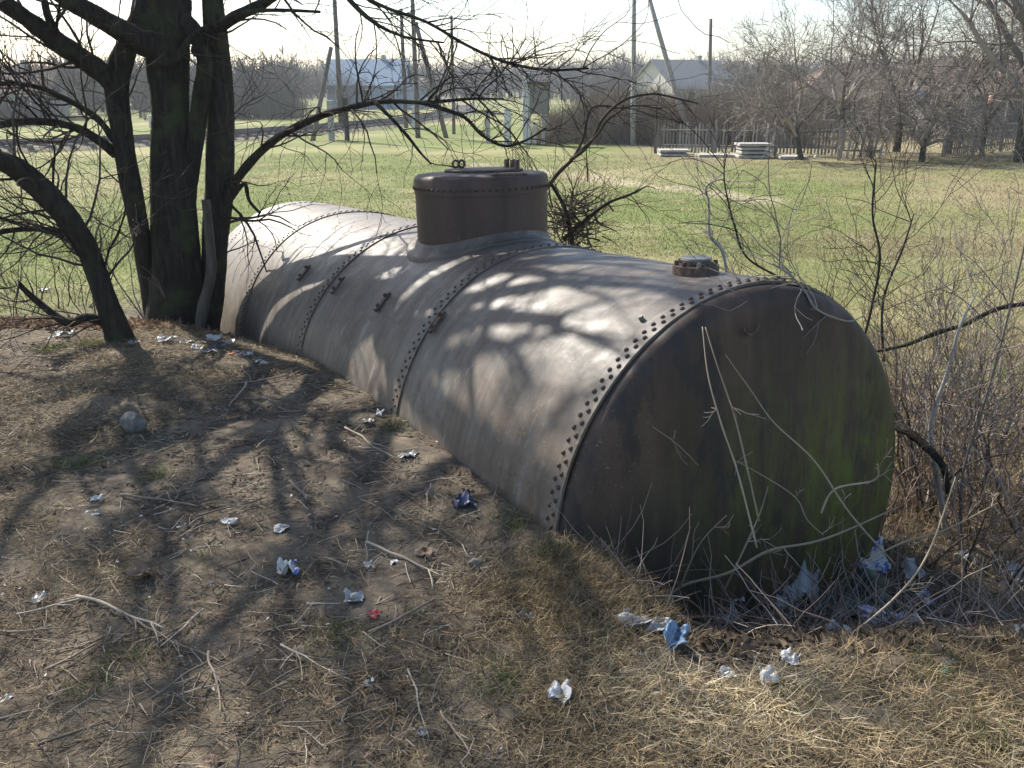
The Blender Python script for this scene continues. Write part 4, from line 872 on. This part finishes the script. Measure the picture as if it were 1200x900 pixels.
# ---------------------------------------------------------------- far things
M_pole=simple('weathered_pole_wood',[(.3,(.09,.08,.07)),(.6,(.16,.145,.13)),(.8,(.24,.22,.2))],6,.9,.2,.4,.01,sc3=(4,4,.5))
M_conc=simple('pole_concrete',[(.3,(.26,.25,.23)),(.7,(.45,.43,.40))],8,.9,.2)
M_wpaint=simple('white_paint',[(.3,(.45,.45,.43)),(.7,(.66,.66,.64))],8,.7,.3)
def groundat(px,py_): return ground(px,py_)
def pole(px,pyb,pxt,pyt,w_,label,stub=False,brace=None,mt=None,arms=1,wires=None):
    P=ground(px,pyb); D=P[1]; T=at_y(pxt,pyt,D)
    k=1.0
    if pyt<=2: T=P+(T-P)*1.12
    r=w_*np.linalg.norm(P-CAM)/F/2
    root=empty('utility_pole',tuple(P)); tag(root,label,'pole','utility poles beyond the meadow')
    def tub(name,A,B,r0,r1,m_,k_=10):
        tb=Tubes(); tb.add(np.linspace(A,B,5),np.linspace(r0,r1,5),k_); o=tb.build(name,m_,root); o.data.transform(Matrix.Translation(-Vector(P))); return o
    if stub:
        tub('pole_shaft',P+(T-P)*.12,T,r,r*.75,mt or M_pole)
        ax=np.array([r*1.9,0,0]); tub('concrete_stub',P-np.array([0,0,.3])+ax,P+(T-P)*.28+ax,r*.95,r*.9,M_bark,4)
    else: tub('pole_shaft',P-np.array([0,0,.3]),T,r,r*.75,mt or M_pole)
    if brace:
        B=ground(*brace[0]); B[1]=D*brace[3] if len(brace)>3 else D; B[2]=gz(B[0],B[1]); T2=at_y(brace[1][0],brace[1][1],D); tub('brace',B-np.array([0,0,.2]),T2,r*.95,r*.8,mt or M_pole)
    if arms:
        A=T+(P-T)*.04
        tub('crossarm',A+np.array([-.7,0,0]),A+np.array([.7,0,0]),.05,.05,M_pole,4)
        for s_ in (-.6,.6):
            tub('insulator',A+np.array([s_,0,.03]),A+np.array([s_,0,.2]),.045,.03,M_wpaint,8)
    return root,P,T
p1=pole(401,165,392,0,6,'utility pole left of the other poles, with a dark stub at its foot',True,((372,163),(388,55)),arms=0)
p2=pole(476,150,470,10,5,'slim pole left of the braced pole',False,arms=1)
p3=pole(490,162,483,-6,6,'pole with a slanting brace running down to the right',False,((520,165),(487,26)),arms=0)
p4=pole(532,157,529,18,4,'thin single pole right of the braced pole',False,arms=0)
p5=pole(742,170,743,0,6,'tall dark pole standing by the brown thicket',False,((806,168),(760,-4)),M_conc,arms=0)
p6=pole(831,140,833,22,4.5,'thin pole behind the picket fence',False,arms=0)
# wire runs
wire=Tubes()
def cat_(A,B,sag): 
    t=np.linspace(0,1,16)[:,None]; return A*(1-t)+B*t-np.array([0,0,1])*sag*4*t*(1-t)
# small marker posts
def post(px,pyb,w_,h_,label,mt,name='marker_post',cat='post',cap=None):
    P=ground(px,pyb); D=np.linalg.norm(P-CAM); wm=w_*D/F;hm=h_*D/F
    root=empty(name,tuple(P)); tag(root,label,cat)
    bm=bmesh.new(); box(bm,(0,0,hm/2-.1),(wm,wm,hm+.2),None,wm*.1); bobj('shaft',bm,mt,root)
    bm=bmesh.new(); box(bm,(0,0,hm+.02),(wm*1.25,wm*1.25,.05),None,.01); bobj('post_cap',bm,M_wpaint,root)
    return root
post(389,165,6,42,'short white topped post between brace and pole',M_conc)
post(178,150,4,12,'tiny white marker post by the railway seen beside the trunk',M_wpaint)
post(487,150,7,22,'white painted post at the foot of the braced pole',M_wpaint)
post(572,168,5,36,'pale thin gate post left of the pillar',M_conc,'fence_post')
post(595,172,8,40,'pale leaning post left of the electric cabinet',M_wpaint,'fence_post')
post(640,165,5,32,'thin white post right of the electric cabinet',M_wpaint,'fence_post')
# transformer/meter pillar: white pillar with grey cabinet
P=ground(617,170); D=np.linalg.norm(P-CAM); u=D/F
root=empty('electric_cabinet',tuple(P)); tag(root,'tall white pillar with a grey metal cabinet beside the brown thicket','electric cabinet')
bm=bmesh.new(); box(bm,(0,0,40*u),(9*u,9*u,80*u),None,.02); bobj('pillar',bm,M_wpaint,root)
bm=bmesh.new(); box(bm,(14*u,0,50*u),(22*u,16*u,32*u),None,.03); bobj('cabinet',bm,M_irong,root)
bm=bmesh.new(); box(bm,(14*u,0,67*u),(28*u,22*u,2*u),None,.01); bobj('cabinet_roof',bm,M_iron,root)
bm=bmesh.new(); box(bm,(9*u,0,12*u),(4*u,5*u,26*u),None,.01); bobj('leg',bm,M_wpaint,root)
bm=bmesh.new(); box(bm,(19*u,0,16*u),(4*u,5*u,36*u),None,.01); bobj('leg',bm,M_conc,root)
# small wire-and-rail fence left of it
A=ground(540,168);B=ground(600,171)
tb=Tubes(); tb.add(np.linspace(A+np.array([-2,6,1.35]),B+np.array([0,0,1.35]),4),.05,6); 
for k in range(1): pass
tag(tb.build('gate_rail',M_pole),'horizontal grey rail running left from the pale posts','rail')
# ---- buildings
def wall_tex(name,c): return simple(name,[(.3,tuple(k*.85 for k in c)),(.7,c)],3,.9,.2,.2,.01)
M_roofbrown=simple('brown_roof',[(.3,(.12,.085,.065)),(.7,(.2,.15,.12))],5,.9,.2,sc3=(1,6,1)); M_roofgrey=simple('grey_slate_roof',[(.3,(.17,.17,.17)),(.7,(.27,.27,.26))],5,.9,.2,sc3=(1,6,1)); M_glassd=simple('dark_window_glass',[(.3,(.02,.025,.03)),(.7,(.04,.05,.06))],3,.1,.5)
def house(x,y,z,wd,dp,hh,rh,rot,wm,rm,label,wins=3,hip=False,ridge='x'):
    root=empty('house',(x,y,z),(0,0,rot)); tag(root,label,'house')
    bm=bmesh.new(); box(bm,(0,0,hh/2),(wd,dp,hh))
    if not hip:
        for s_ in (-1,1):
            v=[bm.verts.new((s_*wd/2,-dp/2,hh)),bm.verts.new((s_*wd/2,dp/2,hh)),bm.verts.new((s_*wd/2,0,hh+rh-.12))]; bm.faces.new(v)
    bobj('wall',bm,wm,root)
    e=.35; inset=dp*.5 if hip else -e; bm=bmesh.new()
    t=.12
    vs=[(-wd/2-e,-dp/2-e,hh-e*rh/dp*2),(wd/2+e,-dp/2-e,hh-e*rh/dp*2),(wd/2+e,dp/2+e,hh-e*rh/dp*2),(-wd/2-e,dp/2+e,hh-e*rh/dp*2),(-wd/2+inset,0,hh+rh),(wd/2-inset,0,hh+rh)]
    V=[bm.verts.new(v) for v in vs]; V2=[bm.verts.new((a,b_,c_-t)) for a,b_,c_ in vs]
    for f in ((0,1,5,4),(2,3,4,5),(1,2,5),(3,0,4)):
        if len(f)==3 and not hip: continue
        bm.faces.new([V[k] for k in f]); bm.faces.new([V2[k] for k in reversed(f)])
    for a,b_ in ((0,1),(2,3),(1,2),(3,0)) if hip else ((0,1),(2,3),(0,4),(4,3),(1,5),(5,2)): bm.faces.new((V[a],V[b_],V2[b_],V2[a]))
    bmesh.ops.recalc_face_normals(bm,faces=bm.faces); rf=bobj('roof',bm,rm,root)
    bm=bmesh.new(); box(bm,(wd*.2,0,hh+rh+.05),(.45,.45,.8),None,.02); bobj('chimney',bm,M_conc,rf)
    for k in range(wins):
        xx=-wd/2+wd*(k+.5)/wins; bm=bmesh.new(); box(bm,(xx,-dp/2-.02,hh*.55),(1.1,.1,1.3),None,.01); wf=bobj('window_frame',bm,M_wpaint,root)
        bm=bmesh.new(); box(bm,(xx,-dp/2-.075,hh*.55),(.9,.02,1.1)); bobj('pane',bm,M_glassd,wf)
    return root
FZ=-.9
def bx(px,Yd): return (px-600)/F*(Yd*math.cos(PITCH)+1.0)
house(bx(435,110),110,FZ,8.5,7,2.8,2.6,0,wall_tex('blue_grey_wall',(.26,.33,.42)),wall_tex('blue_sheet_roof',(.22,.30,.38)),'blue grey house with a long roof seen between the utility poles',3)
house(bx(480,118),118,FZ,4,5,2.6,.8,0,wall_tex('light_blue_wall',(.34,.40,.48)),M_roofgrey,'low pale blue annex right of the blue grey house',1)
house(bx(800,105),105,FZ,9,8,2.4,2.8,.5,wall_tex('whitewashed_wall',(.58,.55,.50)),M_roofgrey,'grey roofed house with a pale gable beyond the thicket',2)
house(bx(1160,52),52,FZ,9,6,2.3,1.6,-.15,wall_tex('grey_plank_wall',(.20,.19,.18)),M_roofbrown,'low brown roofed house behind the fruit trees at the right edge',3)
house(bx(985,60),60,FZ,7.5,5,2.1,1.7,.1,wall_tex('dull_brown_wall',(.20,.17,.14)),M_roofbrown,'brown shed hidden behind the orchard trees',2,True)
house(bx(18,75),75,FZ,7,6,2.2,1.8,.2,wall_tex('grey_wall',(.3,.3,.3)),M_roofbrown,'brown roofed house beyond the railway at the left edge',2)
# tarpaulin and odd bits in the yard
P=at_y(1072,110,48); bm=bmesh.new(); box(bm,(0,0,0),(1.2,.3,.9),None,.1); o=bobj('blue_tarpaulin',bm,PM['blue']); o.location=(P[0],P[1],FZ+1.9); tag(o,'blue tarpaulin hanging behind the orchard trees','tarpaulin')
bm=bmesh.new(); bmesh.ops.create_icosphere(bm,subdivisions=2,radius=.2); P=at_y(1163,117,46); o=bobj('orange_bucket',bm,PM['orange'],smooth=True); o.location=(P[0],P[1],P[2]); 
bpy.data.objects.remove(o)
tb=Tubes(); tb.add([(P[0],P[1],P[2]-.2),(P[0],P[1],P[2]+.2)],[.15,.2],14); tag(tb.build('bucket',PM['orange']),'orange bucket hanging in the yard in front of the brown roofed house','bucket')
# ---- picket fences
M_picket=attr_mat('grey_picket_wood',[(0,(.11,.10,.09)),(.6,(.20,.185,.16)),(1,(.34,.315,.28))],.9,.2)
def fence(A,B,h,gap,label,lean=0,every=2.4,wd=.07):
    A=np.array(A,float);B=np.array(B,float); L=np.linalg.norm(B-A); t=(B-A)/L; root=empty('picket_fence',(A[0],A[1],gz(*A))); tag(root,label,'fence')
    sdv=np.array([t[1],-t[0]]); V=[];Fs=[];att=[]
    def bxx(c,z0,z1,wx,wy,lst,top=0,ln=0):
        V,Fs,att=lst; k=len(V); r=rnd.random()
        for z,sh in ((z0,0),(z1,ln)):
            for a,b_ in ((-1,-1),(1,-1),(1,1),(-1,1)):
                q=c+t*(a*wx/2+sh)+sdv*(b_*wy/2); V.append((q[0],q[1],z)); att.append(r)
        for f in ((3,2,1,0),(4,5,6,7),(0,1,5,4),(1,2,6,5),(2,3,7,6),(3,0,4,7)): Fs.append([k+j for j in f])
    def mk(lst,name,m_,stuff=False):
        me=bpy.data.meshes.new(name); me.from_pydata(lst[0],[],lst[1]); a=me.attributes.new('rnd','FLOAT','POINT'); a.data.foreach_set('value',lst[2]); o=link(name,me,m_,root,False); o.data.transform(Matrix.Translation(-Vector(root.location)))
        if stuff: o['kind']='stuff'
    # pickets: the pickets read as one slatted panel per bay
    nb=max(1,round(L/every))
    for b0 in range(nb):
        lst=([],[],[]); s0=b0*L/nb; s1=(b0+1)*L/nb; s=s0+.06
        while s<s1-.02:
            c=A+t*s; g=gz(*c)
            if rnd.random()>.04: bxx(c+sdv*.03,g+rnd.uniform(.02,.12),g+h*rnd.uniform(.9,1.06),wd*rnd.uniform(.8,1.1),.02,lst,ln=rnd.gauss(0,.02)+lean)
            s+=gap
        mk(lst,'picket_panel',M_picket)
        lst=([],[],[]); c=A+t*s0; g=gz(*c); bxx(c,g-.2,g+h*1.12,.11,.11,lst); mk(lst,'post',M_picket)
    for zz in (.28,.78):
        tb=Tubes(); tb.add([np.array([*(A-sdv*.02),gz(*A)+h*zz]),np.array([*(B-sdv*.02),gz(*B)+h*zz])],.035,4); o=tb.build('rail',M_picket,root); o.data.transform(Matrix.Translation(-Vector(root.location)))
fa=ground(768,180);fb=ground(982,184);fc=ground(1105,184);fd=ground(1230,172)
fence(fa[:2],fb[:2],1.15,.125,'weathered grey picket fence behind the board stacks')
g0=ground(982,188); g1=ground(1032,189); fence(g0[:2],g1[:2],1.25,.22,'leaning wooden picket gate section right of the leaning tree',lean=.12,every=4,wd=.09)
fence(fc[:2],fd[:2],1.0,.16,'picket fence with a thick top rail at the right edge')
# ---- board stacks
def boards(px,py_,wpx,layers,label,n_=3):
    P=ground(px,py_); D=np.linalg.norm(P-CAM); wd=wpx*D/F; root=empty('board_stack',tuple(P)); tag(root,label,'board stack')
    for k in range(layers):
        bm=bmesh.new(); box(bm,(rnd.uniform(-.05,.05),0,.07+k*.14),(wd*rnd.uniform(.92,1.02),.9,.085),None,.01); bobj('slab',bm,M_conc,root)
        bm=bmesh.new()
        for s_ in (-.35,.35): pass
        box(bm,(-wd*.3,0,.005+k*.14),(.1,.8,.05)); bobj('spacer',bm,M_pole,root)
        bm=bmesh.new(); box(bm,(wd*.3,0,.005+k*.14),(.1,.8,.05)); bobj('spacer',bm,M_pole,root)
boards(789,183,34,2,'low stack of grey slabs at the left end of the picket fence'); boards(840,184,44,1,'single row of grey slabs between the two stacks'); boards(882,185,36,4,'highest stack of grey slabs in front of the picket fence')
boards(926,186,30,1,'dark low slab right of the highest stack')
# white dog lying / white bag by fence -> pale crumpled bag
crumple('plastic_bag',957,184,12,8,'white','bright white bag on the bare earth in front of the picket gate','bag',flat=False)

# ---- orchard trees
def bare_tree(px,pyb,hpx,spread,label,mt=M_fartwig,lean=0,depth=4,trunk=.12,Y=None,group='bare orchard trees',weep=0,nb=6,forkh=.25,wob=.18,wpx=None,name='bare_tree',nch=(3,5)):
    P=ground(px,pyb); D=np.linalg.norm(P-CAM); hm=hpx*D/F
    root=empty(name,tuple(P)); tag(root,label,'tree',group)
    tb=Tubes(); pts,dd=walk(P-np.array([0,0,.1]),(lean,0,1),hm*forkh,5,.06); tb.add(pts,np.linspace(trunk,trunk*.75,6),9)
    o=tb.build('trunk',M_bark,root); o.data.transform(Matrix.Translation(-Vector(P)))
    tb=Tubes()
    for i in range(nb):
        a=i*6.283/nb+rnd.uniform(-.4,.4); sp=spread*rnd.uniform(.5,1.2)
        grow(tb,pts[-1 if i%2 else -2],np.array([math.cos(a)*sp+lean,math.sin(a)*sp,1]),hm*.42*rnd.uniform(.8,1.1),trunk*.55,depth,nch,wob,.02-weep*.1,weep,.58,.66,(.4,.95),6,.006)
    o=tb.build('crown',mt,root); o.data.transform(Matrix.Translation(-Vector(P)))
    return root
bare_tree(1150,184,150,1.1,'low wide crowned tree left of the dark trunk at the right edge',trunk=.1,weep=.04,nb=7,nch=(3,4),forkh=.3)
bare_tree(940,188,140,.9,'small leaning orchard tree in front of the picket fence',lean=-.35,trunk=.11)
bare_tree(985,176,185,.9,'tall spreading orchard tree behind the gate section',trunk=.16)
bare_tree(878,180,105,.7,'slim young tree in front of the fence left of the leaning tree',trunk=.05,depth=3)
bare_tree(1080,190,130,1.3,'low bushy tree with drooping twigs hanging to the ground',weep=.25,trunk=.12,nb=10,forkh=.18,nch=(4,5))
bare_tree(1020,186,135,1.2,'dense twiggy shrub tree left of the drooping tree',weep=.06,trunk=.08,nb=8,forkh=.22,nch=(3,4))
bare_tree(1050,178,190,1.0,'tall bare tree behind the dense twiggy shrub',trunk=.16)
bare_tree(1110,180,200,1.0,'tall bare tree between the drooping tree and the dark trunk',trunk=.16)
bare_tree(1196,190,280,1.0,'big tree with a thick dark trunk at the right edge',trunk=.24,weep=.08,nb=8,forkh=.3)
bare_tree(1240,186,240,1.0,'tree just beyond the right edge whose twigs hang into view',trunk=.11,weep=.12,nb=8)
bare_tree(905,160,85,.8,'hazy bare tree behind the fence left of the tall orchard tree',trunk=.1,depth=4)
bare_tree(850,158,60,.8,'low bare tree behind the fence near the thin pole',trunk=.09,depth=4)
for lb,px,pb,h_ in (('bare tree left of the blue grey house',375,128,48),('bare tree in front of the blue grey house',410,128,46),('bare tree right of the blue grey house',505,128,42),('bare tree behind the utility poles',555,124,40),('bare tree far left beyond the railway',60,140,62),('second bare tree beyond the railway from the left edge',110,140,60),('bare tree seen between the leaning trunk and old tree',165,138,58),('bare tree just right of the old tree beyond the railway',300,134,58),('bare tree at the left edge over the brown roofed house',10,140,52)):
    bare_tree(px,pb,h_,.9,lb+', partly veiled by nearer twigs',M_woodtwig,trunk=.13,depth=3,group='bare trees beyond the meadow',nb=8,nch=(4,6))
# ---- brown thicket and reeds, far wood
def thicket(name,boxes,mt,seed=1):
    tb=Tubes()
    for (x0,x1,y0,y1,n_,h0,h1,r) in boxes:
        for _ in range(n_):
            x=rnd.uniform(x0,x1);y=rnd.uniform(y0,y1); h_=rnd.uniform(h0,h1)
            pts,dd=walk((x,y,gz(x,y)-.05),(rnd.gauss(0,.3),rnd.gauss(0,.3),1),h_,4,.12); tb.add(pts,np.linspace(r,r*.3,5),3,cap=False)
            for _k in range(3):
                i=rnd.randint(1,4); q,_d=walk(pts[i],dd+rvec()*.8,h_*.35,2,.2); tb.add(q,[r*.5,r*.4,r*.2],3,cap=False)
    return tb.build(name,mt)
def X0(px,Yd): return (px-600)/F*Yd
o=thicket('brown_thicket',[(X0(640,44),X0(690,44),44,47,900,.9,1.5,.013),(X0(680,44),X0(770,44),42,48,1900,1.2,2.4,.013),(X0(620,44),X0(700,44),42.5,44,500,.5,.9,.012)],M_thicket); tag(o,kind='stuff')
o=thicket('reed_bed',[(X0(765,40),X0(960,40),41,50,3800,1.2,2.3,.011),(X0(960,40),X0(1200,40),43,48,700,.6,1.2,.011)],M_thicket); tag(o,kind='stuff')
o=thicket('far_hedge',[(X0(-30,62),X0(60,62),60,66,900,.8,1.8,.02),(X0(200,75),X0(360,75),72,80,1500,1.2,2.6,.02)],M_woodtwig); tag(o,kind='stuff')
# far wood: dense distant belt
tb=Tubes()
def wood(n_,az0,az1,d0,d1,h0,h1):
    for _ in range(n_):
        a=rnd.uniform(az0,az1); Yd=rnd.uniform(d0,d1); x=(a-600)/F*Yd; h_=rnd.uniform(h0,h1); z=gz(x,Yd)
        tb.add(np.array([[x,Yd,z],[x+rnd.gauss(0,.3),Yd,z+h_*.5]]),[.22,.14],4,cap=False)
        for _k in range(13):
            d=rvec(); d[2]=abs(d[2])*.9+.25; p=np.array([x,Yd,z+h_*rnd.uniform(.08,.5)]); q,dd=walk(p,d,h_*.45,3,.25); tb.add(q,[.10,.07,.05,.03],3,cap=False)
            for _j in range(6):
                i=rnd.randint(1,3); q2_,_d=walk(q[i],dd+rvec()*.9,h_*.22,2,.3,.05); tb.add(q2_,[.045,.035,.02],3,cap=False)
wood(330,-60,360,85,150,4.0,6.6); wood(260,340,700,170,260,6,9.5); wood(260,640,1000,150,240,6,9.0); wood(140,980,1300,90,150,5,7)
o=tb.build('far_wood',M_woodtwig); tag(o,kind='stuff')

# ---------------------------------------------------------------- air
bm=bmesh.new(); box(bm,(0,140,6),(620,330,18)); hz=bobj('haze',bm,[]); 
m=bpy.data.materials.new('spring_air'); m.use_nodes=True; n=m.node_tree; n.nodes.remove(n.nodes['Principled BSDF']); v=n.nodes.new('ShaderNodeVolumePrincipled')
v.inputs['Color'].default_value=(.86,.90,.96,1); v.inputs['Density'].default_value=.0008; v.inputs['Anisotropy'].default_value=.3
n.links.new(v.outputs[0],n.nodes['Material Output'].inputs['Volume']); hz.data.materials.append(m); tag(hz,kind='stuff'); sc.cycles.volume_bounces=0
